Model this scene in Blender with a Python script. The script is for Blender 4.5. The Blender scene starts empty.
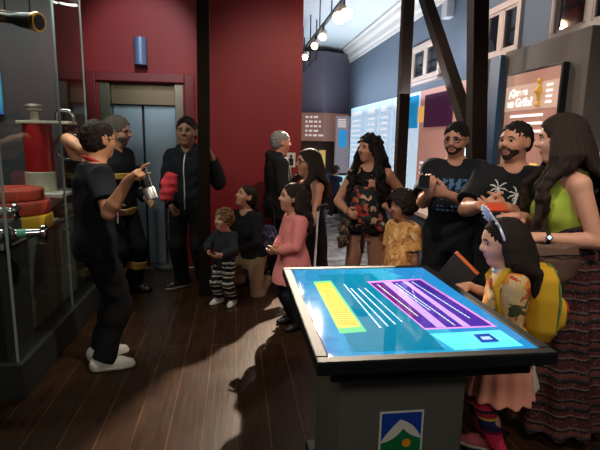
import bpy, math, random
import numpy as np
from mathutils import Vector, Matrix
from mathutils.bvhtree import BVHTree

random.seed(4)
SC = bpy.context.scene
COL = SC.collection
R = math.radians
F_PX, CAM = 480.0, np.array([0.0, 0.0, 1.6])

# ------------------------------------------------------------------ camera
# the room's long axis (+Y) vanishes at pixel (235,138); slight downward pitch and roll
_yc = np.array([-65.0, 87.0, -480.0]); _yc /= np.linalg.norm(_yc)
_dc = np.array([-50.0, -(230400 + 65 * 50) / 87.0, -480.0])
_zc = -_dc / np.linalg.norm(_dc)
_xc = np.cross(_yc, _zc); _xc /= np.linalg.norm(_xc)
_zc = np.cross(_xc, _yc)
W2C = np.array([_xc, _yc, _zc]).T          # columns: world axes in camera space


def ray(px, py):
    return W2C.T @ np.array([px - 300.0, 225.0 - py, -F_PX])


def W(px, py, Y):
    """world point seen at a pixel, at distance Y along the room"""
    d = ray(px, py)
    return CAM + d * (Y / d[1])


def G(px, py, z=0.0):
    d = ray(px, py)
    return CAM + d * ((z - CAM[2]) / d[2])


def WX(px, py, X):
    d = ray(px, py)
    return CAM + d * (X / d[0])


def pix(p):
    c = W2C @ (np.asarray(p, float) - CAM)
    return 300 + F_PX * c[0] / -c[2], 225 - F_PX * c[1] / -c[2]


def make_camera():
    cd = bpy.data.cameras.new('camera')
    cd.sensor_width = 36.0
    cd.lens = F_PX / 600.0 * 36.0
    cd.clip_start = 0.05
    co = bpy.data.objects.new('camera', cd)
    COL.objects.link(co)
    m = Matrix([list(W2C.T[0]), list(W2C.T[1]), list(W2C.T[2])]).to_4x4()
    m.translation = Vector(CAM)
    co.matrix_world = m
    SC.camera = co


# ------------------------------------------------------------------ materials
def lin(c):
    return tuple(((v / 255.0) / 12.92 if v / 255.0 <= 0.04045 else ((v / 255.0 + 0.055) / 1.055) ** 2.4) for v in c)


_mats = {}


def mat(name, rgb=(128, 128, 128), rough=0.6, metal=0.0, emit=0.0, ecol=None, bump=0.0, bscale=60.0, vary=0.0,
        vscale=8.0, coat=0.0, spec=0.5, stretch=None, trans=0.0, sheen=0.0, alpha=1.0):
    if name in _mats:
        return _mats[name]
    m = bpy.data.materials.new(name)
    m.use_nodes = True
    nt = m.node_tree
    b = nt.nodes['Principled BSDF']
    c = (*lin(rgb), 1)
    b.inputs['Base Color'].default_value = c
    b.inputs['Roughness'].default_value = rough
    b.inputs['Metallic'].default_value = metal
    b.inputs['Specular IOR Level'].default_value = spec
    b.inputs['Coat Weight'].default_value = coat
    b.inputs['Transmission Weight'].default_value = trans
    b.inputs['Sheen Weight'].default_value = sheen
    b.inputs['Alpha'].default_value = alpha
    if emit:
        b.inputs['Emission Color'].default_value = (*lin(ecol or rgb), 1)
        b.inputs['Emission Strength'].default_value = emit
    if bump or vary:
        tc = nt.nodes.new('ShaderNodeTexCoord')
        mp = nt.nodes.new('ShaderNodeMapping')
        nt.links.new(tc.outputs['Object'], mp.inputs['Vector'])
        if stretch:
            mp.inputs['Scale'].default_value = stretch
    if bump:
        n = nt.nodes.new('ShaderNodeTexNoise')
        n.inputs['Scale'].default_value = bscale
        n.inputs['Detail'].default_value = 3
        nt.links.new(mp.outputs['Vector'], n.inputs['Vector'])
        bp = nt.nodes.new('ShaderNodeBump')
        bp.inputs['Strength'].default_value = bump
        bp.inputs['Distance'].default_value = 0.01
        nt.links.new(n.outputs['Fac'], bp.inputs['Height'])
        nt.links.new(bp.outputs['Normal'], b.inputs['Normal'])
    if vary:
        n = nt.nodes.new('ShaderNodeTexNoise')
        n.inputs['Scale'].default_value = vscale
        n.inputs['Detail'].default_value = 4
        nt.links.new(mp.outputs['Vector'], n.inputs['Vector'])
        mx = nt.nodes.new('ShaderNodeMix')
        mx.data_type = 'RGBA'
        lo = tuple(v * (1 - vary) for v in c[:3]) + (1,)
        hi = tuple(min(1, v * (1 + vary)) for v in c[:3]) + (1,)
        mx.inputs[6].default_value = lo
        mx.inputs[7].default_value = hi
        nt.links.new(n.outputs['Fac'], mx.inputs[0])
        nt.links.new(mx.outputs[2], b.inputs['Base Color'])
    _mats[name] = m
    return m


def nodes_of(m):
    nt = m.node_tree
    return nt, nt.nodes, nt.links, nt.nodes['Principled BSDF']


def ramp(nt, stops, const=False):
    r = nt.nodes.new('ShaderNodeValToRGB')
    if const:
        r.color_ramp.interpolation = 'CONSTANT'
    e = r.color_ramp.elements
    while len(e) < len(stops):
        e.new(0.5)
    for el, (p, c) in zip(e, stops):
        el.position = p
        el.color = (*lin(c), 1)
    return r


# ------------------------------------------------------------------ objects
def link(name, me, parent=None):
    o = bpy.data.objects.new(name, me)
    COL.objects.link(o)
    if parent is not None:
        o.parent = parent
    return o


def tag(o, label=None, cat=None, group=None, kind=None):
    if label:
        o['label'] = label
    if cat:
        o['category'] = cat
    if group:
        o['group'] = group
    if kind:
        o['kind'] = kind
    return o


def empty(name, loc, label, cat, group=None, rz=0.0):
    o = bpy.data.objects.new(name, None)
    COL.objects.link(o)
    o.location = loc
    o.rotation_euler = (0, 0, rz)
    o.empty_display_size = 0.1
    return tag(o, label, cat, group)


class MB:
    """collects polygons with material indices, builds ONE mesh object"""

    def __init__(self):
        self.v, self.f, self.mi = [], [], []

    def add(self, vs, fs, mi=0):
        n = len(self.v)
        self.v += [tuple(map(float, p)) for p in vs]
        self.f += [[i + n for i in q] for q in fs]
        self.mi += [mi] * len(fs)
        return self

    def box(self, lo, hi, mi=0, M=None):
        x0, y0, z0 = lo
        x1, y1, z1 = hi
        vs = [(x0, y0, z0), (x1, y0, z0), (x1, y1, z0), (x0, y1, z0), (x0, y0, z1), (x1, y0, z1), (x1, y1, z1), (x0, y1, z1)]
        if M is not None:
            vs = [tuple(M @ Vector(p)) for p in vs]
        return self.add(vs, [(0, 3, 2, 1), (4, 5, 6, 7), (0, 1, 5, 4), (1, 2, 6, 5), (2, 3, 7, 6), (3, 0, 4, 7)], mi)

    def bar(self, a, b, w, t, up=(0, 0, 1), mi=0):
        """square bar from a to b, w across, t along up-ish"""
        a, b = Vector(a), Vector(b)
        d = (b - a).normalized()
        s = d.cross(Vector(up)).normalized()
        u = s.cross(d)
        vs = []
        for p in (a, b):
            for i, j in ((-1, -1), (1, -1), (1, 1), (-1, 1)):
                vs.append(p + s * (i * w / 2) + u * (j * t / 2))
        return self.add(vs, [(0, 1, 2, 3), (7, 6, 5, 4), (0, 4, 5, 1), (1, 5, 6, 2), (2, 6, 7, 3), (3, 7, 4, 0)], mi)

    def tube(self, pts, r, n=12, mi=0, closed=False, cap=True):
        pts = [Vector(p) for p in pts]
        rs = r if isinstance(r, (list, tuple)) else [r] * len(pts)
        N = len(pts)
        base = len(self.v)
        prev = None
        for i, p in enumerate(pts):
            if closed:
                d = (pts[(i + 1) % N] - pts[i - 1])
            else:
                d = pts[min(i + 1, N - 1)] - pts[max(i - 1, 0)]
            d = d.normalized() if d.length > 1e-9 else Vector((0, 0, 1))
            if prev is None:
                s = d.cross(Vector((0, 0, 1)))
                if s.length < 1e-3:
                    s = d.cross(Vector((1, 0, 0)))
            else:
                s = prev - d * prev.dot(d)
            s.normalize()
            prev = s
            u = d.cross(s)
            for k in range(n):
                a = 2 * math.pi * k / n
                self.v.append(tuple(p + (s * math.cos(a) + u * math.sin(a)) * rs[i]))
        M = N if closed else N - 1
        for i in range(M):
            i2 = (i + 1) % N
            for k in range(n):
                k2 = (k + 1) % n
                self.f.append([base + i * n + k, base + i * n + k2, base + i2 * n + k2, base + i2 * n + k])
                self.mi.append(mi)
        if cap and not closed:
            self.f.append([base + k for k in reversed(range(n))])
            self.f.append([base + (N - 1) * n + k for k in range(n)])
            self.mi += [mi, mi]
        return self

    def lathe(self, prof, center=(0, 0, 0), axis=(0, 0, 1), n=24, mi=0):
        """prof: list of (r, h) along axis; closes at both ends"""
        ax = Vector(axis).normalized()
        s = ax.cross(Vector((0, 0, 1)))
        if s.length < 1e-3:
            s = Vector((1, 0, 0))
        s.normalize()
        u = ax.cross(s)
        c = Vector(center)
        base = len(self.v)
        for r, h in prof:
            for k in range(n):
                a = 2 * math.pi * k / n
                self.v.append(tuple(c + ax * h + (s * math.cos(a) + u * math.sin(a)) * max(r, 1e-4)))
        for i in range(len(prof) - 1):
            for k in range(n):
                k2 = (k + 1) % n
                self.f.append([base + i * n + k, base + i * n + k2, base + (i + 1) * n + k2, base + (i + 1) * n + k])
                self.mi.append(mi)
        self.f.append([base + k for k in reversed(range(n))])
        self.f.append([base + (len(prof) - 1) * n + k for k in range(n)])
        self.mi += [mi, mi]
        return self

    def prism(self, poly, thick, origin, ux, uy, mi=0):
        """extrude a 2-D polygon (in plane ux,uy at origin) by thick along ux x uy"""
        o, ux, uy = Vector(origin), Vector(ux), Vector(uy)
        nrm = ux.cross(uy).normalized()
        n = len(poly)
        a = [o + ux * x + uy * y for x, y in poly]
        b = [p + nrm * thick for p in a]
        fs = [list(reversed(range(n))), [n + i for i in range(n)]]
        fs += [[i, (i + 1) % n, n + (i + 1) % n, n + i] for i in range(n)]
        return self.add(a + b, fs, mi)

    def ball(self, c, r, n=16, mi=0, M=None):
        r = (r, r, r) if not isinstance(r, (tuple, list)) else r
        vs, fs = [], []
        m = n // 2
        for i in range(m + 1):
            t = math.pi * i / m
            for k in range(n):
                p = 2 * math.pi * k / n
                q = Vector((r[0] * math.sin(t) * math.cos(p), r[1] * math.sin(t) * math.sin(p), r[2] * math.cos(t)))
                if M is not None:
                    q = M @ q
                vs.append(q + Vector(c))
        for i in range(m):
            for k in range(n):
                k2 = (k + 1) % n
                fs.append((i * n + k, (i + 1) * n + k, (i + 1) * n + k2, i * n + k2))
        return self.add(vs, fs, mi)

    def build(self, name, mats, parent=None, smooth=False, bevel=0.0, origin=None, kind=None, world=False):
        me = bpy.data.meshes.new(name)
        v = self.v
        if origin is not None:
            v = [(p[0] - origin[0], p[1] - origin[1], p[2] - origin[2]) for p in v]
        me.from_pydata(v, [], self.f)
        mats = mats if isinstance(mats, (list, tuple)) else [mats]
        for m in mats:
            me.materials.append(m)
        me.polygons.foreach_set('material_index', self.mi)
        if smooth:
            me.polygons.foreach_set('use_smooth', [True] * len(self.f))
        me.update()
        o = link(name, me, parent)
        if origin is not None:
            o.location = origin
        if world and parent is not None:      # vertices given in world space under a placed parent
            o.matrix_parent_inverse = Matrix.LocRotScale(parent.location, parent.rotation_euler, None).inverted()
        if smooth:
            try:
                md = o.modifiers.new('edges', 'EDGE_SPLIT')
                md.split_angle = R(40)
            except Exception:
                pass
        if bevel:
            md = o.modifiers.new('bevel', 'BEVEL')
            md.width = bevel
            md.segments = 2
            md.limit_method = 'ANGLE'
        if kind:
            o['kind'] = kind
        return o


def text(name, body, size, origin, ux, uy, m, parent=None, depth=0.002, bold=0.0, align='LEFT', slant=0.0, world=True):
    cu = bpy.data.curves.new(name, 'FONT')
    cu.body = body
    cu.size = size
    cu.extrude = depth
    cu.offset = bold
    cu.shear = slant
    cu.align_x = align
    cu.materials.append(m)
    t_ = bpy.data.objects.new(name, cu)
    COL.objects.link(t_)
    dg = bpy.context.evaluated_depsgraph_get()
    me = bpy.data.meshes.new_from_object(t_.evaluated_get(dg))
    bpy.data.objects.remove(t_)
    o = link(name, me)
    ux, uy = Vector(ux).normalized(), Vector(uy).normalized()
    n = ux.cross(uy)
    M = Matrix((ux, uy, n)).transposed().to_4x4()
    M.translation = Vector(origin)
    if parent is not None:
        o.parent = parent
        P = Matrix.LocRotScale(parent.location, parent.rotation_euler, None)
        if parent.parent is not None:
            pp = parent.parent
            P = Matrix.LocRotScale(pp.location, pp.rotation_euler, None) @ parent.matrix_parent_inverse @ P
        o.matrix_parent_inverse = P.inverted()
    o.matrix_basis = M
    return o


# ------------------------------------------------------------------ implicit surfaces (smooth blends, meshed by surface nets)
def nrm(v):
    v = np.asarray(v, float)
    return v / max(np.linalg.norm(v), 1e-9)


class Blob:
    def __init__(self, h):
        self.h, self.pr, self.noise = h, [], None

    def _put(self, fn, lo, hi, k, op):
        self.pr.append((fn, np.asarray(lo, float), np.asarray(hi, float), k, op))
        return self

    def rc(self, a, b, ra, rb, k=0.02, op='add'):
        a, b = np.asarray(a, float), np.asarray(b, float)
        ab = b - a
        L2 = max(ab @ ab, 1e-12)

        def fn(x, y, z):
            px, py, pz = x - a[0], y - a[1], z - a[2]
            t = np.clip((px * ab[0] + py * ab[1] + pz * ab[2]) / L2, 0, 1)
            dx, dy, dz = px - t * ab[0], py - t * ab[1], pz - t * ab[2]
            return np.sqrt(dx * dx + dy * dy + dz * dz) - (ra + (rb - ra) * t)
        r = max(ra, rb)
        return self._put(fn, np.minimum(a, b) - r, np.maximum(a, b) + r, k, op)

    def cc(self, a, b, ra, rb, k=0.01, op='add', squash=None):
        """cone with flat ends"""
        a, b = np.asarray(a, float), np.asarray(b, float)
        ab = b - a
        L = max(np.linalg.norm(ab), 1e-6)
        u = ab / L

        def fn(x, y, z):
            px, py, pz = x - a[0], y - a[1], z - a[2]
            s = px * u[0] + py * u[1] + pz * u[2]
            t = np.clip(s / L, 0, 1)
            dx, dy, dz = px - s * u[0], py - s * u[1], pz - s * u[2]
            rad = np.sqrt(dx * dx + dy * dy + dz * dz) - (ra + (rb - ra) * t)
            return np.maximum(rad, np.maximum(-s, s - L))
        r = max(ra, rb)
        return self._put(fn, np.minimum(a, b) - r, np.maximum(a, b) + r, k, op)

    def path(self, pts, rs, k=0.02):
        for i in range(len(pts) - 1):
            self.rc(pts[i], pts[i + 1], rs[i], rs[i + 1], k)
        return self

    def el(self, c, axes, rad, k=0.02, op='add', power=2.0):
        c = np.asarray(c, float)
        A = np.asarray(axes, float)
        rad = np.asarray(rad, float)
        mr = rad.min()

        def fn(x, y, z):
            px, py, pz = x - c[0], y - c[1], z - c[2]
            q = 0
            for i in range(3):
                q = q + np.abs((px * A[i][0] + py * A[i][1] + pz * A[i][2]) / rad[i]) ** power
            k0 = q ** (1.0 / power)
            return (k0 - 1.0) * mr * (0.5 + 0.5 * np.minimum(k0, 1.0)) if False else (k0 - 1.0) * mr
        ext = np.sqrt(((A.T * rad) ** 2).sum(1)) if power <= 2 else (np.abs(A.T) * rad).sum(1)
        return self._put(fn, c - ext, c + ext, k, op)

    def loft(self, a, b, xa, ya, table, k=0.02, op='add', power=2.3, grow=0.0):
        """elliptical sections along a->b; table rows (t, half width, half depth, forward offset)"""
        a, b = np.asarray(a, float), np.asarray(b, float)
        xa, ya = nrm(xa), nrm(ya)
        L = np.linalg.norm(b - a)
        u = (b - a) / L
        T = np.array([list(r) + [0] * (4 - len(r)) for r in table], float)
        ts = T[:, 0]
        tt = np.linspace(ts[0], ts[-1], 81)
        cols = []
        for j in (1, 2, 3):                      # smoothed interpolation
            cv = np.interp(tt, ts, T[:, j])
            pad = np.pad(cv, 3, mode='edge')
            cv = sum(pad[i:i + 81] for i in range(7)) / 7.0
            cols.append(cv)
        wmax = cols[0].max() + grow
        dmax = cols[1].max() + grow + np.abs(cols[2]).max()

        def fn(x, y, z):
            px, py, pz = x - a[0], y - a[1], z - a[2]
            s = (px * u[0] + py * u[1] + pz * u[2]) / L
            w = np.interp(s, tt, cols[0]) + grow
            d = np.interp(s, tt, cols[1]) + grow
            o = np.interp(s, tt, cols[2])
            X = (px * xa[0] + py * xa[1] + pz * xa[2]) / w
            Y = (px * ya[0] + py * ya[1] + pz * ya[2] - o) / d
            q = (np.abs(X) ** power + np.abs(Y) ** power) ** (1.0 / power)
            rad = (q - 1.0) * np.minimum(w, d)
            return np.maximum(rad, np.maximum((ts[0] - s) * L, (s - ts[-1]) * L))
        p0, p1 = a + u * L * ts[0], a + u * L * ts[-1]
        e = np.abs(xa) * wmax + np.abs(ya) * dmax
        return self._put(fn, np.minimum(p0, p1) - e, np.maximum(p0, p1) + e, k, op)

    def cut(self, p, n):
        """remove everything on the side n points to"""
        p, n = np.asarray(p, float), nrm(n)

        def fn(x, y, z):
            return (x - p[0]) * n[0] + (y - p[1]) * n[1] + (z - p[2]) * n[2]
        self.pr.append((fn, None, None, 0, 'cut'))
        return self

    def mesh(self):
        h = self.h
        adds = [p for p in self.pr if p[4] == 'add']
        lo = np.min([p[1] for p in adds], 0) - 0.03 - 2 * h
        hi = np.max([p[2] for p in adds], 0) + 0.03 + 2 * h
        n = np.ceil((hi - lo) / h).astype(int) + 1
        xs = [(lo[i] + h * np.arange(n[i])) for i in range(3)]
        V = np.full(tuple(n), 1.0)
        for fn, l, u, k, op in self.pr:
            if l is None:
                x, y, z = xs[0][:, None, None], xs[1][None, :, None], xs[2][None, None, :]
                V = np.maximum(V, fn(x, y, z))
                continue
            pad = k + 3 * h
            i0 = np.maximum(np.floor((l - pad - lo) / h).astype(int), 0)
            i1 = np.minimum(np.ceil((u + pad - lo) / h).astype(int) + 1, n)
            if np.any(i1 <= i0):
                continue
            sl = tuple(slice(i0[i], i1[i]) for i in range(3))
            x, y, z = xs[0][sl[0]][:, None, None], xs[1][sl[1]][None, :, None], xs[2][sl[2]][None, None, :]
            d = fn(x, y, z)
            A = V[sl]
            if op == 'add':
                if k > 0:
                    hh = np.maximum(k - np.abs(A - d), 0) / k
                    V[sl] = np.minimum(A, d) - hh * hh * k * 0.25
                else:
                    V[sl] = np.minimum(A, d)
            elif op == 'sub':
                d = -d
                if k > 0:
                    hh = np.maximum(k - np.abs(A - d), 0) / k
                    V[sl] = np.maximum(A, d) + hh * hh * k * 0.25
                else:
                    V[sl] = np.maximum(A, d)
        if self.noise is not None:
            x, y, z = xs[0][:, None, None], xs[1][None, :, None], xs[2][None, None, :]
            V = V + self.noise(x, y, z)
        V[0], V[-1] = 1, 1
        V[:, 0], V[:, -1] = 1, 1
        V[:, :, 0], V[:, :, -1] = 1, 1
        return surface_nets(V, lo, h)


def surface_nets(V, lo, h):
    I = V < 0
    a = I[:-1, :-1, :-1].astype(np.int8)
    cnt = a.copy()
    corners = [(i, j, k) for i in (0, 1) for j in (0, 1) for k in (0, 1)]
    sh = tuple(s - 1 for s in V.shape)
    for c in corners[1:]:
        cnt = cnt + I[c[0]:c[0] + sh[0], c[1]:c[1] + sh[1], c[2]:c[2] + sh[2]]
    mixed = (cnt > 0) & (cnt < 8)
    idx = np.argwhere(mixed)
    N = len(idx)
    num = np.full(sh, -1, np.int64)
    num[mixed] = np.arange(N)
    vals = np.stack([V[idx[:, 0] + c[0], idx[:, 1] + c[1], idx[:, 2] + c[2]] for c in corners], 1)
    pos = np.zeros((N, 3))
    ct = np.zeros(N)
    C = np.array(corners, float)
    for i in range(8):
        for j in range(i + 1, 8):
            if np.abs(C[i] - C[j]).sum() != 1:
                continue
            m = (vals[:, i] < 0) != (vals[:, j] < 0)
            t = vals[m, i] / (vals[m, i] - vals[m, j])
            pos[m] += C[i] + t[:, None] * (C[j] - C[i])
            ct[m] += 1
    pos = (idx + pos / ct[:, None]) * h + lo
    quads = []
    for ax in range(3):
        b, c = (ax + 1) % 3, (ax + 2) % 3
        s0 = [slice(None)] * 3
        s1 = [slice(None)] * 3
        s0[ax], s1[ax] = slice(0, -1), slice(1, None)
        A, B = I[tuple(s0)], I[tuple(s1)]
        e = np.argwhere(A != B)
        ok = (e[:, b] > 0) & (e[:, c] > 0) & (e[:, b] < sh[b]) & (e[:, c] < sh[c])
        e = e[ok]
        flip = A[e[:, 0], e[:, 1], e[:, 2]]

        def cell(db, dc):
            q = e.copy()
            q[:, b] += db
            q[:, c] += dc
            return num[q[:, 0], q[:, 1], q[:, 2]]
        q = np.stack([cell(-1, -1), cell(0, -1), cell(0, 0), cell(-1, 0)], 1)
        q[~flip] = q[~flip][:, ::-1]
        quads.append(q)
    return pos, np.concatenate(quads)


def npmesh(name, pos, quads, mats, mi=None, parent=None, extra=None):
    """numpy arrays -> one smooth mesh object; extra: list of (verts, quads, material index)"""
    if extra:
        P, Q = [pos], [quads]
        M = [mi if mi is not None else np.zeros(len(quads), int)]
        off = len(pos)
        for v, q, k in extra:
            P.append(np.asarray(v, float))
            Q.append(np.asarray(q) + off)
            M.append(np.full(len(q), k))
            off += len(v)
        pos, quads, mi = np.concatenate(P), np.concatenate(Q), np.concatenate(M)
    me = bpy.data.meshes.new(name)
    me.vertices.add(len(pos))
    me.vertices.foreach_set('co', pos.astype(np.float32).ravel())
    me.loops.add(len(quads) * 4)
    me.loops.foreach_set('vertex_index', quads.astype(np.int32).ravel())
    me.polygons.add(len(quads))
    me.polygons.foreach_set('loop_start', (np.arange(len(quads)) * 4).astype(np.int32))
    for m in mats:
        me.materials.append(m)
    if mi is not None:
        me.polygons.foreach_set('material_index', mi.astype(np.int32))
    me.polygons.foreach_set('use_smooth', np.ones(len(quads), bool))
    me.update(calc_edges=True)
    me.validate()
    return link(name, me, parent)


def uvball(c, axes, rad, n=12):
    c = np.asarray(c, float)
    A = np.asarray(axes, float)
    vs, qs = [], []
    m = n // 2
    for i in range(m + 1):
        t = math.pi * (i + 0.001) / (m + 0.002)
        for k in range(n):
            p = 2 * math.pi * k / n
            # pole along axis 1 (forward)
            q = (math.sin(t) * math.cos(p) * rad[0], math.cos(t) * rad[1], math.sin(t) * math.sin(p) * rad[2])
            vs.append(c + q[0] * A[0] + q[1] * A[1] + q[2] * A[2])
    for i in range(m):
        for k in range(n):
            k2 = (k + 1) % n
            qs.append((i * n + k, i * n + k2, (i + 1) * n + k2, (i + 1) * n + k))
    return np.array(vs), np.array(qs), m, n
# ------------------------------------------------------------------ people
MALE = [(-.17, .080, .062, -.004), (-.05, .094, .070, -.006), (.05, .096, .068, -.004), (.3, .086, .060, .002), (.6, .097, .066, .0), (.8, .092, .062, -.004),
        (.92, .060, .048, -.008), (1.0, .042, .038, -.008)]
FEMALE = [(-.17, .084, .066, -.006), (-.05, .101, .074, -.010), (.05, .100, .072, -.010), (.34, .074, .054, .0), (.6, .085, .062, .002), (.8, .080, .056, -.004),
          (.92, .052, .044, -.008), (1.0, .036, .034, -.008)]
CHILD = [(-.17, .078, .066, -.004), (-.05, .086, .072, -.006), (.1, .086, .074, .004), (.35, .080, .070, .006), (.6, .083, .066, .0), (.8, .084, .058, -.002),
         (.92, .062, .046, -.004), (1.0, .038, .036, -.004)]
CURLS = {
    'relaxed': [(28, 30, 20)] * 4, 'flat': [(6, 8, 6)] * 4, 'grip': [(62, 70, 45)] * 4, 'fist': [(80, 85, 60)] * 4,
    'point': [(2, 6, 4), (70, 80, 50), (75, 85, 50), (75, 85, 50)], 'phone': [(45, 50, 30), (50, 55, 35), (52, 58, 35), (55, 60, 35)],
}


def eyes_mat():
    return [mat('eye_white', (205, 198, 190), .25), mat('eye_iris', (35, 24, 18), .15)]


class Fig:
    def __init__(s, name_px, Y, H, heading, label, skin=(176, 122, 92), child=False, female=False, head=.13, leg=.515,
                 build=1.0, lean=0, side=0, yaw=0, pitch=0, roll=0, h=.007, pelvis=None, feet=None, footyaw=(12, -12), xy=None,
                 kneepole=None, lips=(142, 90, 76), brow=(38, 28, 24), group=None, twist=0):
        s.H, s.h, s.child, s.female = H, h, child, female
        if xy is None:
            p = W(name_px, 240, Y)
            xy = (p[0], Y)
        s.xy, s.a = xy, R(heading)
        s.hh = hh = head * H
        s.build = build
        s.table = CHILD if child else FEMALE if female else MALE
        zp = leg * H if pelvis is None else pelvis
        s.pel = np.array([0, 0, zp])
        nb_z = H * (1 - .035) - .92 * hh
        sl = nb_z - leg * H
        s.u = nrm([math.tan(R(side)), math.tan(R(lean)), 1])
        tw = R(twist)
        s.f = nrm(np.cross(s.u, [math.cos(tw), -math.sin(tw), 0]))
        s.r = np.cross(s.f, s.u)
        s.pf = np.array([0, 1, 0])
        s.nb = s.pel + s.u * sl
        sw = (.086 if female else .095) * H * (1 if not child else .93) * (0.5 + 0.5 * build)
        s.S = {k: s.nb - s.u * .040 * H + s.r * sw * sg - s.f * .006 * H for k, sg in (('R', 1), ('L', -1))}
        # head
        y, p, ro = R(yaw), R(pitch), R(roll)
        hf = np.array([math.sin(y) * math.cos(p), math.cos(y) * math.cos(p), math.sin(p)])
        hr = np.array([math.cos(y), -math.sin(y), 0])
        hu = np.cross(hr, hf)
        hr, hu = hr * math.cos(ro) - hu * math.sin(ro), hu * math.cos(ro) + hr * math.sin(ro)
        s.hf, s.hr, s.hu = hf, hr, hu
        piv = s.nb + s.u * .035 * H + s.f * .008 * H
        s.hc = piv + hu * .42 * hh + hf * .08 * hh
        # legs
        s.hip = {k: s.pel + np.array([sg * .052 * H, 0, -.0 * H]) for k, sg in (('R', 1), ('L', -1))}
        if feet is None:
            feet = {'R': (.06 * H, -.01, 0), 'L': (-.06 * H, .0, 0)}
        s.fy = {'R': R(footyaw[0]), 'L': R(footyaw[1])}
        s.A, s.K = {}, {}
        tl = leg * H * .49
        for k in 'RL':
            fx = feet[k]
            A = np.array([fx[0], fx[1] - .02 * H, .042 * H + (fx[2] if len(fx) > 2 else 0)])
            kp = np.array([0.05 if k == 'R' else -.05, 1, 0.1]) if kneepole is None else np.asarray(kneepole[k], float)
            s.K[k], s.A[k] = s.ik(s.hip[k], A, tl, leg * H * .475, kp)
        s.E, s.Wr, s.hand = {}, {}, {}
        s.skin = mat('skin_%d_%d_%d' % skin, skin, .52, bump=.04, bscale=220, vary=.06, vscale=14)
        s.lips = mat('lips_%d_%d' % lips[:2], lips, .45)
        s.brow = mat('brow_%d' % brow[0], brow, .8)
        s.root = None
        s.label, s.group = label, group

    @staticmethod
    def ik(a, t, l1, l2, pole):
        d = t - a
        L = np.linalg.norm(d)
        u = d / L
        if L > (l1 + l2) * .998:
            L = (l1 + l2) * .998
            t = a + u * L
        L = max(L, abs(l1 - l2) * 1.02 + 1e-4)
        x = (l1 * l1 - l2 * l2 + L * L) / (2 * L)
        hgt = math.sqrt(max(l1 * l1 - x * x, 0))
        pp = np.asarray(pole, float)
        pp = pp - u * (pp @ u)
        return a + u * x + nrm(pp) * hgt, t

    def loc(s, w):
        """world -> figure space"""
        x, y, z = w[0] - s.xy[0], w[1] - s.xy[1], w[2]
        c, si = math.cos(s.a), math.sin(s.a)
        return np.array([x * c - y * si, x * si + y * c, z])

    def dirl(s, w):
        x, y, z = w
        c, si = math.cos(s.a), math.sin(s.a)
        return nrm([x * c - y * si, x * si + y * c, z])

    def wor(s, l):
        c, si = math.cos(s.a), math.sin(s.a)
        return np.array([l[0] * c + l[1] * si + s.xy[0], -l[0] * si + l[1] * c + s.xy[1], l[2]])

    def arm(s, k, T, pole=None, curl='relaxed', d=None, n=None, world=False, thumb=25):
        sg = 1 if k == 'R' else -1
        H = s.H
        T = s.loc(T) if world else np.asarray(T, float)
        pole = np.array([sg * .5, -.6, -1.0]) if pole is None else np.asarray(pole, float)
        l1, l2 = .172 * H, .150 * H
        if s.child:
            l1, l2 = .165 * H, .145 * H
        s.E[k], s.Wr[k] = s.ik(s.S[k], T, l1, l2, pole)
        fd = nrm(s.Wr[k] - s.E[k])
        d = fd if d is None else nrm(np.asarray(d, float))
        n = np.array([-sg, 0.15, 0.1]) if n is None else np.asarray(n, float)
        n = nrm(n - d * (n @ d))
        sd = np.cross(d, n) * (sg)
        # thumb side: for the right hand, fingers down and palm inward, the thumb points forward
        s.hand[k] = (d, n, sd, curl, thumb)
        return s

    def hang(s, k):
        sg = 1 if k == 'R' else -1
        return s.arm(k, s.S[k] + np.array([sg * .05, .03, -.318]) * s.H, (sg * .4, -1, 0))

    def hp(s, x, y, z):
        return s.hc + s.hh * (x * s.hr + y * s.hf + z * s.hu)

    def palm(s, k, a=.5, b=0.0, c=.1):
        d, n, sd = s.hand[k][:3]
        hl = .105 * s.H
        return s.wor(s.Wr[k] + hl * (a * d + b * sd + c * n))

    # ---- body, one continuous skin
    def body(s, cover_torso=False):
        H, hh, bl = s.H, s.hh, s.build
        B = Blob(s.h)
        tb = [(t, w * H * bl, d * H * bl, o * H) for t, w, d, o in s.table]
        B.loft(s.pel, s.nb, s.r, s.f, tb, k=.02)
        ax = (s.r, s.f, s.u)
        if s.female:
            for sg in (1, -1):
                B.el(s.pel + (s.nb - s.pel) * .6 + s.r * sg * .042 * H * bl + s.f * .048 * H * bl, ax, np.array([.036, .03, .036]) * H * bl, k=.03)
        slim = .86 if s.female else .92 if s.child else 1.0
        for k in 'RL':
            S, E, Wr = s.S[k], s.E[k], s.Wr[k]
            q = slim * bl
            B.rc(s.nb - s.u * .02 * H, S, .036 * H * slim, .033 * H * q, k=.04)
            B.rc(S, E, .033 * H * q, .025 * H * q, k=.02)
            m = E + (Wr - E) * .3
            B.rc(E, m, .025 * H * q, .026 * H * q, k=.012)
            B.rc(m, Wr, .026 * H * q, .0165 * H * slim, k=.012)
            s._hand(B, k, slim)
            hp, K, A = s.hip[k], s.K[k], s.A[k]
            B.rc(hp, K, .052 * H * q, .034 * H * q, k=.03)
            fw = nrm(np.cross(np.cross(A - K, [0, 1, 0]), A - K))
            m = K + (A - K) * .32 - fw * .008 * H
            B.rc(K, m, .032 * H * q, .034 * H * q, k=.02)
            B.rc(m, A, .034 * H * q, .021 * H, k=.02)
            fd = np.array([math.sin(s.fy[k]), math.cos(s.fy[k]), 0])
            B.rc(A - fd * .018 * H - [0, 0, .014 * H], A + fd * .088 * H - [0, 0, .024 * H], .022 * H, .016 * H, k=.02)
        # neck and head
        nk = .20 if s.female else .19 if s.child else .235
        B.rc(s.nb - s.u * .03 * H, s.hp(0, -.08, -.28), nk * hh * 1.08, nk * hh, k=.03)
        A3 = (s.hr, s.hf, s.hu)
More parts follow.
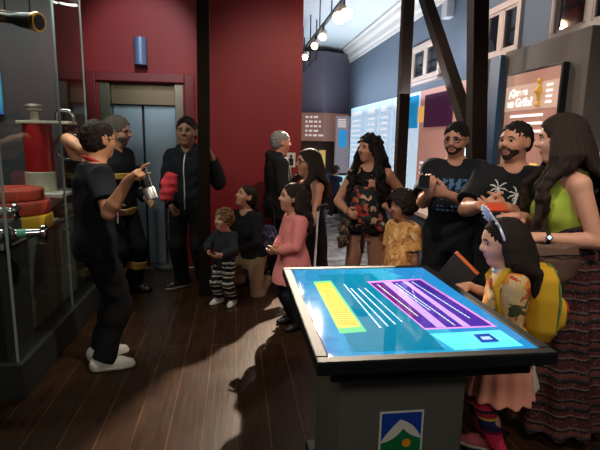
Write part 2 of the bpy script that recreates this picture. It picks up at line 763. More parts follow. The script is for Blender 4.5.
        B.el(s.hp(0, -.05, .13), A3, np.array([.345, .43, .37]) * hh, k=.02)
        jw = .25 if (s.female or s.child) else .275
        B.el(s.hp(0, .13, -.12), A3, np.array([jw, .265, .36]) * hh, k=.05)
        B.el(s.hp(0, .25, -.41), A3, np.array([.10, .08, .075]) * hh, k=.04)
        for sg in (1, -1):
            B.el(s.hp(.16 * sg, .24, -.12), A3, np.array([.09, .09, .10]) * hh, k=.04)
            B.el(s.hp(.135 * sg, .425, .015), A3, np.array([.085, .06, .05]) * hh, k=.03, op='sub')
            B.rc(s.hp(.07 * sg, .37, .085), s.hp(.2 * sg, .31, .08), .035 * hh, .03 * hh, k=.02)
            B.el(s.hp(.352 * sg, -.03, -.03), (nrm(s.hr + s.hf * .35 * sg), nrm(s.hf - s.hr * .35 * sg), s.hu), np.array([.03, .085, .135]) * hh, k=.012)
            B.el(s.hp(.05 * sg, .425, -.115), A3, np.array([.04, .04, .035]) * hh, k=.012)
        nl = .47 if not s.child else .445
        B.rc(s.hp(0, .375, .04), s.hp(0, nl, -.095), .036 * hh, .047 * hh, k=.02)
        B.rc(s.hp(-.065, .365, -.232), s.hp(.065, .365, -.232), .032 * hh, .032 * hh, k=.012)
        B.rc(s.hp(-.05, .36, -.285), s.hp(.05, .36, -.285), .036 * hh, .036 * hh, k=.012)
        pos, q = B.mesh()
        cen = pos[q].mean(1) - s.hc
        hx, hy, hz = cen @ s.hr / hh, cen @ s.hf / hh, cen @ s.hu / hh
        mi = np.zeros(len(q), int)
        mi[(np.abs(hx) < .115 - .6 * np.abs(hz + .258)) & (np.abs(hz + .258) < .062) & (hy > .3)] = 1
        ax_ = np.abs(hx)
        mi[(ax_ > .055) & (ax_ < .225) & (np.abs(hz - (.105 + .05 * (ax_ - .06) - .9 * np.maximum(ax_ - .16, 0))) < .021) & (hy > .2)] = 2
        ex = []
        em = eyes_mat()
        for sg in (1, -1):
            v, qq, m, n = uvball(s.hp(.135 * sg, .312, .012), A3, np.array([.07, .07, .052]) * hh, 16)
            ring = np.repeat(np.arange(m), n)
            ex.append((v, qq[ring >= 2], 3))
            ex.append((v, qq[ring < 2], 4))
        o = npmesh('person', pos, q, [s.skin, s.lips, s.brow] + em, mi, None, ex)
        o.location = (s.xy[0], s.xy[1], 0)
        o.rotation_euler = (0, 0, -s.a)
        tag(o, s.label, 'person', s.group)
        s.root = o
        return s

    def _hand(s, B, k, slim):
        d, n, sd, curl, thumb = s.hand[k]
        hl = .105 * s.H * (1.0 if not s.child else .98)
        w = s.Wr[k]
        B.rc(w - d * .1 * hl, w + d * .15 * hl, .155 * hl, .15 * hl, k=.012)
        B.el(w + d * .30 * hl, (d, sd, n), np.array([.32, .23, .115]) * hl, k=.014)
        offs, lens = (.165, .055, -.055, -.155), (.43, .48, .45, .35)
        cs = CURLS[curl] if isinstance(curl, str) else curl
        for i in range(4):
            p = w + d * (.50 - .02 * abs(i - 1)) * hl + sd * offs[i] * hl
            B.rc(w + d * .3 * hl + sd * offs[i] * .9 * hl, p, .07 * hl, .062 * hl, k=.008)
            ang = 0
            sp = (1.5 - i) * 2.5
            for j, fr in enumerate((.45, .30, .25)):
                ang += R(cs[i][j])
                dd = nrm(d * math.cos(ang) + n * math.sin(ang) + sd * math.sin(R(sp)) * (1 if j == 0 else .4))
                e = p + dd * lens[i] * fr * hl
                B.rc(p, e, (.06 - .006 * j) * hl, (.054 - .006 * j) * hl, k=.003)
                p = e
        p = w + d * .12 * hl + sd * .14 * hl + n * .04 * hl
        t = R(thumb)
        d1 = nrm(d * math.cos(t + .35) + sd * math.sin(t + .35) + n * .35)
        e = p + d1 * .27 * hl
        B.rc(p, e, .085 * hl, .066 * hl, k=.012)
        d2 = nrm(d * math.cos(t) + sd * math.sin(t * .5) + n * .45)
        e2 = e + d2 * .2 * hl
        B.rc(e, e2, .064 * hl, .055 * hl, k=.004)
        d3 = nrm(d + sd * .05 + n * .55)
        B.rc(e2, e2 + d3 * .14 * hl, .054 * hl, .044 * hl, k=.004)

    # ---- clothing
    @staticmethod
    def folds(amp, fz=38, fa=26, ph=0.0):
        def fn(x, y, z):
            return amp * (np.sin(fz * z + 9 * x + ph + 2.2 * np.sin(13 * x + 7 * z)) * .5 + np.sin(fa * x + 18 * y - 11 * z + 2 * ph) * .5)
        return fn

    def _emit(s, name, B, m, parent=None):
        pos, q = B.mesh()
        return npmesh(name, pos, q, m if isinstance(m, list) else [m], None, parent or s.root)

    def shirt(s, name, m, hem=-.1, sleeve=.55, grow=.010, loose=1.0, table=None, neck=1.0, amp=.004, h=None, open_neck=0, tank=False, hood=False, armgrow=None):
        H, bl = s.H, s.build
        B = Blob(h or s.h)
        g = grow
        rows = table or [(t, w * bl, d * bl, o) for t, w, d, o in s.table]
        ts = [r[0] for r in rows]
        keep = [r for r in rows if r[0] > hem + .02 and r[0] < .98]
        first = tuple(np.interp(hem, ts, [r[j] for r in rows]) for j in (1, 2, 3))
        tb = [(hem,) + first] + keep + [(.985, rows[-1][1] * 1.25, rows[-1][2] * 1.25, rows[-1][3])]
        tb = [(t, w * H * (loose if t < .85 else 1), d * H * (loose if t < .85 else 1), o * H) for t, w, d, o in tb]
        B.loft(s.pel, s.nb, s.r, s.f, tb, k=.02, grow=g)
        ax = (s.r, s.f, s.u)
        if s.female:
            for sg in (1, -1):
                B.el(s.pel + (s.nb - s.pel) * .6 + s.r * sg * .042 * H * bl + s.f * .048 * H * bl, ax, np.array([.036, .03, .036]) * H * bl + g, k=.03)
        slim = .86 if s.female else .92 if s.child else 1.0
        ag = armgrow if armgrow is not None else g + .004
        for k in 'RL':
            S, E, Wr = s.S[k], s.E[k], s.Wr[k]
            q = slim * bl
            if tank:
                B.rc(s.nb - s.u * .045 * H + (S - s.nb) * .35, s.nb - s.u * .012 * H + (S - s.nb) * .5, .03 * H, .02 * H, k=.02)
                continue
            B.rc(s.nb - s.u * .02 * H, S, .036 * H * slim + g, .033 * H * q + ag, k=.04)
            if sleeve <= 1:
                B.cc(S, S + (E - S) * sleeve, .034 * H * q + ag, (.034 - .006 * sleeve) * H * q + ag * 1.5, k=.02)
            else:
                B.rc(S, E, .034 * H * q + ag, .027 * H * q + ag, k=.02)
                B.cc(E - (Wr - E) * .02, E + (Wr - E) * (sleeve - 1), .027 * H * q + ag, .020 * H * q + ag, k=.015)
        if amp:
            B.noise = s.folds(amp, ph=s.H * 10)
        B.cut(s.nb + s.u * .006 * H * neck, s.u)
        B.el(s.nb + s.f * (.03 + open_neck) * H + s.u * .005 * H, ax, np.array([.03 + open_neck, .03 + open_neck, .025 + open_neck * 1.6]) * H, k=.008, op='sub')
        if hood:
            B.path([s.nb + s.f * .05 * H - s.u * .02 * H + s.r * .02 * H, s.nb + s.r * .048 * H + s.u * .012 * H, s.nb - s.f * .055 * H + s.u * .012 * H,
                    s.nb - s.r * .048 * H + s.u * .012 * H, s.nb + s.f * .05 * H - s.u * .02 * H - s.r * .02 * H], [.014 * H, .02 * H, .032 * H, .02 * H, .014 * H], k=.012)
        if tank:
            for k in 'RL':
                B.rc(s.S[k] + s.r * .0 , s.E[k], .036 * H, .03 * H, k=.006, op='sub')
        return s._emit(name, B, m)

    def trousers(s, name, m, waist=.22, end=.97, grow=.008, flare=.008, amp=.004, h=None):
        H, bl = s.H, s.build
        B = Blob(h or s.h)
        rows = [(t, w * bl, d * bl, o) for t, w, d, o in s.table]
        ts = [r[0] for r in rows]
        tb = [r for r in rows if r[0] < waist - .02] + [(waist,) + tuple(np.interp(waist, ts, [r[j] for r in rows]) for j in (1, 2, 3))]
        tb = [(t, w * H, d * H, o * H) for t, w, d, o in tb]
        B.loft(s.pel, s.nb, s.r, s.f, tb, k=.02, grow=grow)
        slim = .86 if s.female else .92 if s.child else 1.0
        for k in 'RL':
            q = slim * bl
            hp, K, A = s.hip[k], s.K[k], s.A[k]
            B.rc(hp, K, .053 * H * q + grow, .037 * H * q + grow, k=.03)
            e = K + (A - K) * end
            B.rc(K, K + (A - K) * .3, .040 * H * q + grow, .040 * H * q + grow, k=.02)
            B.cc(K - (A - K) * .02, e, .037 * H * q + grow, .030 * H * q + grow + flare, k=.02)
        if amp:
            B.noise = s.folds(amp, fz=30, fa=20, ph=s.H * 7 + 1)
        return s._emit(name, B, m)

    def skirt(s, name, m, rows, k=.02, power=2.1, amp=.004, pleat=0, h=None, base=None):
        """rows: (z world, half width, half depth, forward)"""
        B = Blob(h or s.h)
        z0, z1 = rows[0][0], rows[-1][0]
        tb = [((r[0] - z0) / (z1 - z0), r[1], r[2], r[3] if len(r) > 3 else 0) for r in rows]
        B.loft((0, 0, z0), (0, 0, z1), (1, 0, 0), (0, 1, 0), tb, k=0, power=power)
        B.noise = (lambda x, y, z: pleat * np.sin(14 * np.arctan2(y, x) + 3 * z) * np.clip((z1 - z) * 2, 0, 1) + amp * np.sin(20 * z + 8 * x)) if pleat else s.folds(amp)
        return s._emit(name, B, m)

    def shoes(s, m, ms=None, name='shoe', which='RL', high=0.0):
        H = s.H
        for k in which:
            A = s.A[k]
            fd = np.array([math.sin(s.fy[k]), math.cos(s.fy[k]), 0])
            sd = np.array([fd[1], -fd[0], 0])
            z0 = A[2] - .042 * H
            heel, ball, toe = A - fd * .026 * H, A + fd * .065 * H, A + fd * .098 * H

            def foot(B, g, zc):
                B.rc([heel[0], heel[1], z0 + zc], [ball[0], ball[1], z0 + zc * .85], .027 * H + g, .029 * H + g, k=.012)
                B.rc([ball[0], ball[1], z0 + zc * .8], [toe[0], toe[1], z0 + zc * .65], .028 * H + g, .022 * H + g, k=.012)
                return B
            B = foot(Blob(min(s.h, .006)), 0, .022 * H)
            B.rc([heel[0], heel[1], z0 + .03 * H], A + [0, 0, .012 * H + high], .028 * H, .027 * H, k=.02)
            B.rc(A + [0, 0, 0], ball - [0, 0, .016 * H], .024 * H, .018 * H, k=.02)
            B.cut([0, 0, z0 + .006 * H], (0, 0, -1))
            B.cut([0, 0, A[2] + .026 * H + high], (0, 0, 1))
            so = s._emit(name, B, m)
            if ms is not None:
                B = foot(Blob(min(s.h, .006)), .004, .02 * H)
                B.cut([0, 0, z0 + .016 * H], (0, 0, 1))
                B.cut([0, 0, z0 + .001], (0, 0, -1))
                s._emit('sole', B, ms, so)
        return s

    # ---- hair
    def hair(s, m, vol=.035, low=-.15, front=.30, slope=.5, strands=None, curls=0, curl_r=.09, bump=.0, name='hair', face=.33, fy=.42, seed=1, h=None, top=0.0):
        hh = s.hh
        B = Blob(h or min(s.h, .006))
        A3 = (s.hr, s.hf, s.hu)
        rr = np.array([.345 + vol * .7, .43 + vol, .37 + vol + top]) * hh
        B.el(s.hp(0, -.05, .13), A3, rr, k=0)
        B.el(s.hp(0, -.10, -.08), A3, np.array([.315 + vol * .6, .36 + vol, .34]) * hh, k=.02)
        rnd = random.Random(seed)
        for i in range(curls):
            z = rnd.uniform(-.5, 1)
            a = rnd.uniform(0, 2 * math.pi)
            q = math.sqrt(1 - z * z)
            x, y = q * math.sin(a), q * math.cos(a)
            p = s.hp(x * (.36 + vol), -.05 + y * (.44 + vol), .13 + z * (.38 + vol))
            B.el(p, A3, np.array([1, 1, 1]) * hh * curl_r * rnd.uniform(.7, 1.2), k=.008)
        if bump:
            c = s.hc
            B.noise = None
        # free the face, the ears' front and the nape
        B.el(s.hp(0, fy, front - .42), A3, np.array([face, .36, .42]) * hh, k=.006, op='sub')
        B.cut(s.hp(0, 0, low), nrm(-s.hu + s.hf * slope))
        if not strands and not curls:
            for sg in (1, -1):
                B.el(s.hp(.37 * sg, .01, -.06), A3, np.array([.11, .085, .135]) * hh, k=.006, op='sub')
        if strands:
            for pts, rs in strands:
                B.path(pts, rs, k=.006)
        hh_ = hh
        hc, hr, hf, hu = s.hc, s.hr, s.hf, s.hu

        def fine(x, y, z):
            px, py = (x - hc[0]) * hr[0] + (y - hc[1]) * hr[1] + (z - hc[2]) * hr[2], (x - hc[0]) * hf[0] + (y - hc[1]) * hf[1] + (z - hc[2]) * hf[2]
            a = np.arctan2(px, py + .05 * hh_)
            return .0016 * np.sin(34 * a + 25 * z + 2 * np.sin(40 * py)) + .0012 * np.sin(61 * a + 30 * px)
        if not strands:
            B.noise = lambda x, y, z: fine(x, y, z) + .0055 * np.sin(120 * x + 60 * z) * np.sin(130 * y + 40 * x) * np.sin(110 * z + 50 * y)
        else:
            B.noise = fine
        return s._emit(name, B, m)

    def long_strands(s, length, lo=70, hi=290, n=22, wave=.012, freq=40, r=.05, front=(), back=.085, seed=3, flare=.1, taper=.5, sidepull=0.0):
        """hair falling from the scalp; angles from the face, strands at angles in front[] fall before the shoulder"""
        rnd = random.Random(seed)
        hh, H = s.hh, s.H
        out = []
        zsh = s.nb[2] - .02 * H
        for i in range(n):
            a = R(lo + (hi - lo) * (i + .5 * rnd.random()) / n)
            sn, cs = math.sin(a), math.cos(a)
            p0 = s.hp(.34 * sn, -.05 + .42 * cs, .18)
            p1 = s.hp((.40 + flare * .3) * sn, -.06 + (.47 + flare * .2) * cs, -.08)
            p2 = s.hp((.42 + flare) * sn, -.08 + (.46 + flare * .6) * cs, -.36)
            deg = math.degrees(a)
            fr = deg in front or any(f0 <= deg <= f1 for f0, f1 in front)
            L = length * rnd.uniform(.86, 1.0)
            pts = [p0, p1, p2]
            m = 9
            x2, y2, z2 = p2
            ty = (.075 * H * s.build + .02) * (1 if fr else -1) * (1.0 if fr else back / .085)
            base = s.pel + s.u * ((zsh - s.pel[2]) / s.u[2])
            ph = rnd.uniform(0, 6.28)
            for j in range(1, m + 1):
                t = j / m
                z = z2 - (L - (s.hc[2] + .18 * hh - z2)) * t
                k = min(1, t * 2.6)
                k = k * k * (3 - 2 * k)
                tx = x2 * (1 + .22 * flare * t) + (sidepull * t)
                if fr and abs(tx) < .035 * H:
                    tx = math.copysign(.035 * H, tx if tx else sn)
                y = y2 * (1 - k) + (base[1] + ty) * k if (z < zsh + .06 * H or True) else y2
                wv = wave * min(1, t * 2)
                pts.append(np.array([tx + wv * math.sin(freq * (z2 - z) + ph), y + wv * math.cos(freq * (z2 - z) + ph * 1.7), z]))
            rs = [r * hh * .9, r * hh, r * hh * 1.1] + [r * hh * (1.15 - taper * (j / m)) for j in range(1, m + 1)]
            out.append((pts, rs))
        return out

    def beard(s, m, full=1.0):
        hh = s.hh
        A3 = (s.hr, s.hf, s.hu)
        B = Blob(min(s.h, .006))
        jw = .275
        B.el(s.hp(0, .13, -.125), A3, np.array([jw + .018, .280, .372]) * hh, k=0)
        for sg in (1, -1):
            B.el(s.hp(.16 * sg, .24, -.14), A3, np.array([.098, .098, .12]) * hh, k=.03)
        B.el(s.hp(0, .25, -.42), A3, np.array([.12, .098, .085]) * hh * full, k=.03)
        B.el(s.hp(0, .40, .02), A3, np.array([.40, .33, .23]) * hh, k=.01, op='sub')
        B.el(s.hp(0, .40, -.258), A3, np.array([.062, .09, .030]) * hh, k=.004, op='sub')
        B.rc(s.hp(-.11, .375, -.20), s.hp(.11, .375, -.20), .034 * hh, .034 * hh, k=.01)
        B.cut(s.hp(0, .02, 0), -s.hf)
        return s._emit('beard', B, m)

    def glasses(s, m, r=.075):
        b = MB()
        hh = s.hh
        for sg in (1, -1):
            pts = []
            for k in range(16):
                a = 2 * math.pi * k / 16
                pts.append(s.hp(.145 * sg + .105 * math.cos(a), .415 - .02 * abs(math.cos(a)), .01 + .075 * math.sin(a)))
            b.tube(pts, .014 * hh, 6, closed=True)
            b.tube([s.hp(.25 * sg, .39, .03), s.hp(.365 * sg, .1, .03), s.hp(.37 * sg, -.06, .01)], .013 * hh, 6)
        b.tube([s.hp(-.04, .43, .03), s.hp(.04, .43, .03)], .013 * hh, 6)
        return b.build('glasses', m, s.root, smooth=True)

    def decal(s, name, obj, m, cz, w, hgt, mask, n=70, cx=0.0, off=.003, d=None, parent=None, mats=None):
        """printed motif laid onto the front of a garment"""
        me = obj.data
        bv = BVHTree.FromPolygons([v.co for v in me.vertices], [p.vertices for p in me.polygons])
        f = Vector(s.f if d is None else d)
        r = f.cross(Vector((0, 0, 1))).normalized()     # viewer's left-to-right is -right of the wearer
        r = -r
        up = r.cross(f) if False else Vector((0, 0, 1))
        c = Vector(s.pel) * 0 + Vector((0, 0, cz)) + f * .6 + Vector((s.u[0], s.u[1], 0)) * (cz - s.pel[2])
        nx, ny = n, max(2, int(n * hgt / w))
        hit = {}
        mb = MB()

        def vert(i, j):
            if (i, j) not in hit:
                p = c + r * ((i / nx - .5) * w + cx) + up * ((j / ny - .5) * hgt)
                q, no, ix, dist = bv.ray_cast(p, -f)
                if q is None:
                    hit[i, j] = None
                else:
                    hit[i, j] = len(mb.v)
                    mb.v.append(tuple(q + no * off if no.dot(f) > 0 else q - no * off))
            return hit[i, j]
        for i in range(nx):
            for j in range(ny):
                k = mask((i + .5) / nx * 2 - 1, (j + .5) / ny * 2 - 1)
                if k is None or k is False:
                    continue
                vs = [vert(i, j), vert(i + 1, j), vert(i + 1, j + 1), vert(i, j + 1)]
                if None in vs:
                    continue
                mb.f.append(vs)
                mb.mi.append(int(k) if k is not True else 0)
        if not mb.f:
            return None
        return mb.build(name, mats or m, parent or obj, smooth=False)
# ------------------------------------------------------------------ the room
make_camera()
WX_R = 2.6          # right wall
CEIL = 3.62
YR = 6.0            # red wall
XG = -1.31          # glass front of the showcase

M_red = mat('red_wall_paint', (122, 8, 13), .62, bump=.03, bscale=40, vary=.08, vscale=2)
M_redtrim = mat('red_trim_paint', (104, 16, 20), .5)
M_steel = mat('brushed_steel', (120, 116, 104), .38, metal=1.0, bump=.02, bscale=300, stretch=(1, 1, .02))
M_doorsteel = mat('elevator_door_steel', (140, 160, 174), .38, metal=.8, bump=.02, bscale=200, stretch=(1, 1, .02), vary=.06, vscale=5)
M_darkmetal = mat('dark_metal', (30, 30, 32), .45, metal=.6)
M_black = mat('black_plastic', (16, 16, 18), .4)
M_wallgrey = mat('blue_grey_wall_paint', (92, 106, 122), .7, bump=.03, bscale=30, vary=.05, vscale=2)
M_white = mat('white_paint', (206, 204, 200), .6)
M_cream = mat('cream_window_paint', (186, 172, 164), .55)
M_ceil = mat('ceiling_white', (196, 204, 210), .8)
M_timber = mat('dark_timber', (28, 17, 10), .85, spec=.15, bump=.35, bscale=18, stretch=(6, 6, .7), vary=.45, vscale=7)
M_chrome = mat('chrome', (190, 190, 190), .16, metal=1.0)
M_brass = mat('brass', (196, 150, 70), .28, metal=1.0)

# --- floors
def floor_wood():
    m = mat('dark_wood_planks', (40, 25, 17), .3, spec=.14)
    nt, N, L, b = nodes_of(m)
    tc = N.new('ShaderNodeTexCoord')
    mp = N.new('ShaderNodeMapping')
    mp.inputs['Rotation'].default_value = (0, 0, R(90))
    L.new(tc.outputs['Object'], mp.inputs['Vector'])
    br = N.new('ShaderNodeTexBrick')
    br.inputs['Scale'].default_value = 1.0
    br.inputs['Brick Width'].default_value = 3.6
    br.inputs['Row Height'].default_value = .185
    br.inputs['Mortar Size'].default_value = .0022
    br.inputs['Mortar Smooth'].default_value = .2
    br.inputs['Color1'].default_value = (*lin((52, 34, 22)), 1)
    br.inputs['Color2'].default_value = (*lin((66, 44, 28)), 1)
    br.inputs['Mortar'].default_value = (*lin((120, 84, 56)), 1)
    L.new(mp.outputs['Vector'], br.inputs['Vector'])
    mp2 = N.new('ShaderNodeMapping')
    mp2.inputs['Scale'].default_value = (9, .9, 1)
    L.new(tc.outputs['Object'], mp2.inputs['Vector'])
    n = N.new('ShaderNodeTexNoise')
    n.inputs['Scale'].default_value = 4
    n.inputs['Detail'].default_value = 6
    L.new(mp2.outputs['Vector'], n.inputs['Vector'])
    r = ramp(nt, [(.3, (150, 140, 130)), (.7, (255, 250, 245))])
    L.new(n.outputs['Fac'], r.inputs['Fac'])
    mx = N.new('ShaderNodeMix')
    mx.data_type = 'RGBA'
    mx.blend_type = 'MULTIPLY'
    mx.inputs[0].default_value = .8
    L.new(br.outputs['Color'], mx.inputs[6])
    L.new(r.outputs['Color'], mx.inputs[7])
    L.new(mx.outputs[2], b.inputs['Base Color'])
    n2 = N.new('ShaderNodeTexNoise')
    n2.inputs['Scale'].default_value = 3
    n2.inputs['Detail'].default_value = 5
    L.new(tc.outputs['Object'], n2.inputs['Vector'])
    rr = N.new('ShaderNodeMapRange')
    rr.inputs['To Min'].default_value = .3
    rr.inputs['To Max'].default_value = .55
    L.new(n2.outputs['Fac'], rr.inputs['Value'])
    L.new(rr.outputs['Result'], b.inputs['Roughness'])
    bp = N.new('ShaderNodeBump')
    bp.inputs['Strength'].default_value = .25
    bp.inputs['Distance'].default_value = .004
    L.new(n.outputs['Fac'], bp.inputs['Height'])
    L.new(bp.outputs['Normal'], b.inputs['Normal'])
    return m


def floor_hall():
    m = mat('hall_stone_reflection', (92, 94, 100), .25)
    nt, N, L, b = nodes_of(m)
    tc = N.new('ShaderNodeTexCoord')
    n = N.new('ShaderNodeTexNoise')
    n.inputs['Scale'].default_value = 5
    n.inputs['Detail'].default_value = 7
    L.new(tc.outputs['Object'], n.inputs['Vector'])
    r = ramp(nt, [(.3, (96, 92, 92)), (.52, (140, 138, 140)), (.72, (180, 178, 178))])  # grey floor mottle, with the lit panels' reflection put into its paler tones
    L.new(n.outputs['Fac'], r.inputs['Fac'])
    L.new(r.outputs['Color'], b.inputs['Base Color'])
    return m


MB().box((-4.6, -2.5, -.12), (WX_R, 5.9, 0)).build('floor', floor_wood(), kind='structure')
MB().box((-4.6, 5.9, -.12), (WX_R, 14.2, 0)).build('floor_hall', floor_hall(), kind='structure')
MB().box((-4.6, 5.6, CEIL), (WX_R + .2, 14.2, CEIL + .12)).build('ceiling', M_ceil, kind='structure')
MB().box((-4.6, -2.5, CEIL), (WX_R + .2, 5.6, CEIL + .12)).build('ceiling_front', mat('ceiling_dark_boards', (60, 52, 48), .8), kind='structure')
MB().box((-4.75, -2.5, 0), (-4.6, 14.2, CEIL)).build('wall_left', mat('left_wall_paint', (52, 46, 46), .8), kind='structure')
MB().box((-4.6, 14.2, 0), (WX_R + .2, 14.35, CEIL)).build('wall_far', mat('hall_end_paint', (176, 192, 206), .7), kind='structure')

# --- right wall with three high window openings
ZW0, ZW1 = 2.42, 2.93


def wy(px, py):
    return WX(px, py, WX_R)


win_spans = []
for pa, pb in (((412, 82), (441, 71)), ((484, 56), (521, 44)), ((553, 30), (640, 6))):
    win_spans.append((wy(*pb)[1], wy(*pa)[1]))
wb = MB()
ys = [-2.5]
for y0, y1 in sorted(win_spans):
    ys += [y0, y1]
ys.append(14.2)
for i in range(0, len(ys), 2):
    wb.box((WX_R, ys[i], 0), (WX_R + .2, ys[i + 1], CEIL))
for y0, y1 in win_spans:
    wb.box((WX_R, y0, 0), (WX_R + .2, y1, ZW0))
    wb.box((WX_R, y0, ZW1), (WX_R + .2, y1, CEIL))
wb.build('wall_right', M_wallgrey, kind='structure')
M_night = mat('window_glass_dark', (26, 28, 34), .06, spec=.8, coat=.4)
for i, (y0, y1) in enumerate(win_spans):
    w = empty('window_%d' % (i + 1), (WX_R, (y0 + y1) / 2, ZW0), None, None)
    w['kind'] = 'structure'
    f = MB()
    t = .062
    xa, xb = WX_R - .035, WX_R + .05
    f.box((xa, y0, ZW0), (xb, y1, ZW0 + t)).box((xa, y0, ZW1 - t), (xb, y1, ZW1))
    f.box((xa, y0, ZW0 + t), (xb, y0 + t, ZW1 - t)).box((xa, y1 - t, ZW0 + t), (xb, y1, ZW1 - t))
    ym = (y0 + y1) / 2
    f.box((xa + .01, ym - .035, ZW0 + t), (xb, ym + .035, ZW1 - t))
    for a, b in ((y0 + t, ym - .035), (ym + .035, y1 - t)):          # inner sashes
        s = .022
        f.box((xa + .012, a, ZW0 + t), (xb, a + s, ZW1 - t)).box((xa + .012, b - s, ZW0 + t), (xb, b, ZW1 - t))
        f.box((xa + .012, a, ZW0 + t), (xb, b, ZW0 + t + s)).box((xa + .012, a, ZW1 - t - s), (xb, b, ZW1 - t))
    f.build('window_frame', M_cream, w, bevel=.004, world=True)
    MB().box((xa - .04, y0 - .05, ZW0 - .035), (xb, y1 + .05, ZW0)).build('window_sill', M_cream, w, bevel=.006, world=True)
    MB().box((WX_R - .008, y0 + t, ZW0 + t), (WX_R + .004, y1 - t, ZW1 - t)).build('window_pane', M_night, w, world=True)

# cornice along the top of the right wall
cp = [(0, 0), (0, -.30), (-.02, -.30), (-.03, -.24), (-.06, -.22), (-.08, -.14), (-.14, -.10), (-.17, -.05), (-.22, -.04), (-.22, 0)]
MB().prism(cp, -16.6, (WX_R, -2.4, CEIL), (1, 0, 0), (0, 0, 1)).build('trim_1', M_white, kind='structure')

# --- red wall with the elevator opening
EX0, EX1 = W(103, 180, YR)[0], W(185, 180, YR)[0]
EZ = W(144, 83, YR)[2]
RX = W(301, 150, YR)[0]
rw = MB()
rw.box((-4.6, YR, 0), (EX0, YR + .3, CEIL)).box((EX1, YR, 0), (RX, YR + .3, CEIL)).box((EX0, YR, EZ), (EX1, YR + .3, CEIL))
rw.build('wall_back', M_red, kind='structure')
MB().box((EX0, YR + .3, 0), (EX1, YR + .34, EZ)).build('wall_elevator', mat('lift_shaft_paint', (70, 74, 78), .6), kind='structure')
tr = MB()
for a, b in (((EX0 - .13, 0), (EX0 - .02, EZ + .11)), ((EX1 + .02, 0), (EX1 + .13, EZ + .11)), ((EX0 - .02, EZ + .01), (EX1 + .02, EZ + .11))):
    tr.box((a[0], YR - .035, a[1]), (b[0], YR, b[1]))
tr.build('trim_2', M_redtrim, bevel=.008, kind='structure')
MB().box((EX1 + .13, YR - .015, 0), (RX, YR, .12)).build('baseboard_back', mat('red_baseboard', (70, 12, 15), .5), bevel=.004, kind='structure')
el = tag(empty('door_1', ((EX0 + EX1) / 2, YR + .1, 0), None, None), kind='structure')
zt = W(144, 105, YR + .15)[2]
jb = MB()
jb.box((EX0, YR + .02, 0), (EX0 + .12, YR + .30, EZ)).box((EX1 - .1, YR + .02, 0), (EX1, YR + .30, EZ))
jb.build('elevator_frame', M_steel, el, bevel=.004, world=True)
MB().box((EX0 + .12, YR + .1, zt), (EX1 - .1, YR + .30, EZ)).build('elevator_header', mat('bronze_steel', (112, 100, 82), .4, metal=.9, bump=.02, bscale=200), el, bevel=.004, world=True)
xm = W(146, 180, YR + .2)[0]
for a, b in ((EX0 + .12, xm - .012), (xm + .012, EX1 - .1)):
    MB().box((a, YR + .17, .012), (b, YR + .22, zt)).build('door_panel', M_doorsteel, el, bevel=.006, world=True)
MB().box((xm - .012, YR + .20, .012), (xm + .012, YR + .24, zt)).build('door_seam', M_darkmetal, el, world=True)
MB().box((EX0, YR - .02, 0), (EX1, YR + .3, .012)).build('door_sill', M_steel, el, world=True)

# wall light and call plate on the red wall
p = W(141, 52, YR - .06)
wl = empty('wall_light', (p[0], YR, p[2]), 'blue-grey cylinder wall light high on the red wall above the elevator', 'wall light')
MB().lathe([(.066, -.15), (.072, -.145), (.072, .145), (.066, .15)], (p[0], YR - .09, p[2]), n=28).build('shade', mat('blue_grey_metal', (96, 116, 150), .4, metal=.3), wl, smooth=True, world=True)
MB().box((p[0] - .04, YR - .03, p[2] - .06), (p[0] + .04, YR, p[2] + .06)).build('bracket', M_darkmetal, wl, bevel=.004, world=True)
p = W(291, 160, YR - .012)
cpn = empty('call_plate', (p[0], YR, p[2]), 'white plate with a black figure on the red wall behind the grey-haired man', 'sign')
MB().box((p[0] - .055, YR - .012, p[2] - .09), (p[0] + .055, YR + .006, p[2] + .09)).build('plate', M_white, cpn, bevel=.004, world=True)
ic = MB()
ic.lathe([(.018, 0), (.018, .003)], (p[0], YR - .0125, p[2] + .045), (0, -1, 0), 16)
ic.prism([(-.03, -.07), (.03, -.07), (.03, .01), (.012, .025), (-.012, .025), (-.03, .01)], .003, (p[0], YR - .0125, p[2]), (1, 0, 0), (0, 0, 1))
ic.build('pictogram', M_black, cpn, world=True)

# --- timber posts and brace (real places on the floor)
def timber(name, a, b, w, label, cat='post', up=(0, 1, 0)):
    m = MB().bar(a, b, w, w, up)
    o = m.build(name, M_timber, None, bevel=w * .06)
    tag(o, label, cat)
    return o


PY = 4.85
ta, tb_ = W(203, 2, PY), W(205, 290, PY)
d = (ta - tb_)
base = tb_ - d * (tb_[2] / d[2])
top = tb_ + d * ((CEIL - tb_[2]) / d[2])
timber('timber_post', base, top, .115, 'dark timber post in front of the red wall beside the man in the black jacket')
PY2 = 5.7
ta, tb_ = W(408, 2, PY2), W(399, 190, PY2)
d = (ta - tb_)
timber('timber_post', tb_ - d * (tb_[2] / d[2]), tb_ + d * ((CEIL - tb_[2]) / d[2]), .125, 'dark timber post standing before the lit info panels behind the curly-haired boy')
PY3 = 4.05
ta, tb_ = W(478, 2, PY3), W(476, 150, PY3)
d = (ta - tb_)
b3, t3 = tb_ - d * (tb_[2] / d[2]), tb_ + d * ((CEIL - tb_[2]) / d[2])
timber('timber_post', b3, t3, .135, 'thick dark timber post behind the two men in black t-shirts')
X3 = b3[0]
lo_, hi_ = WX(468, 128, X3), WX(426, 0, X3)
dv = hi_ - lo_
hi_ = hi_ + dv * ((CEIL - hi_[2]) / dv[2]) * .98
timber('timber_brace', lo_ - dv * .10, hi_, .12, 'slanting dark timber brace rising from the thick post', 'brace', (1, 0, 0))

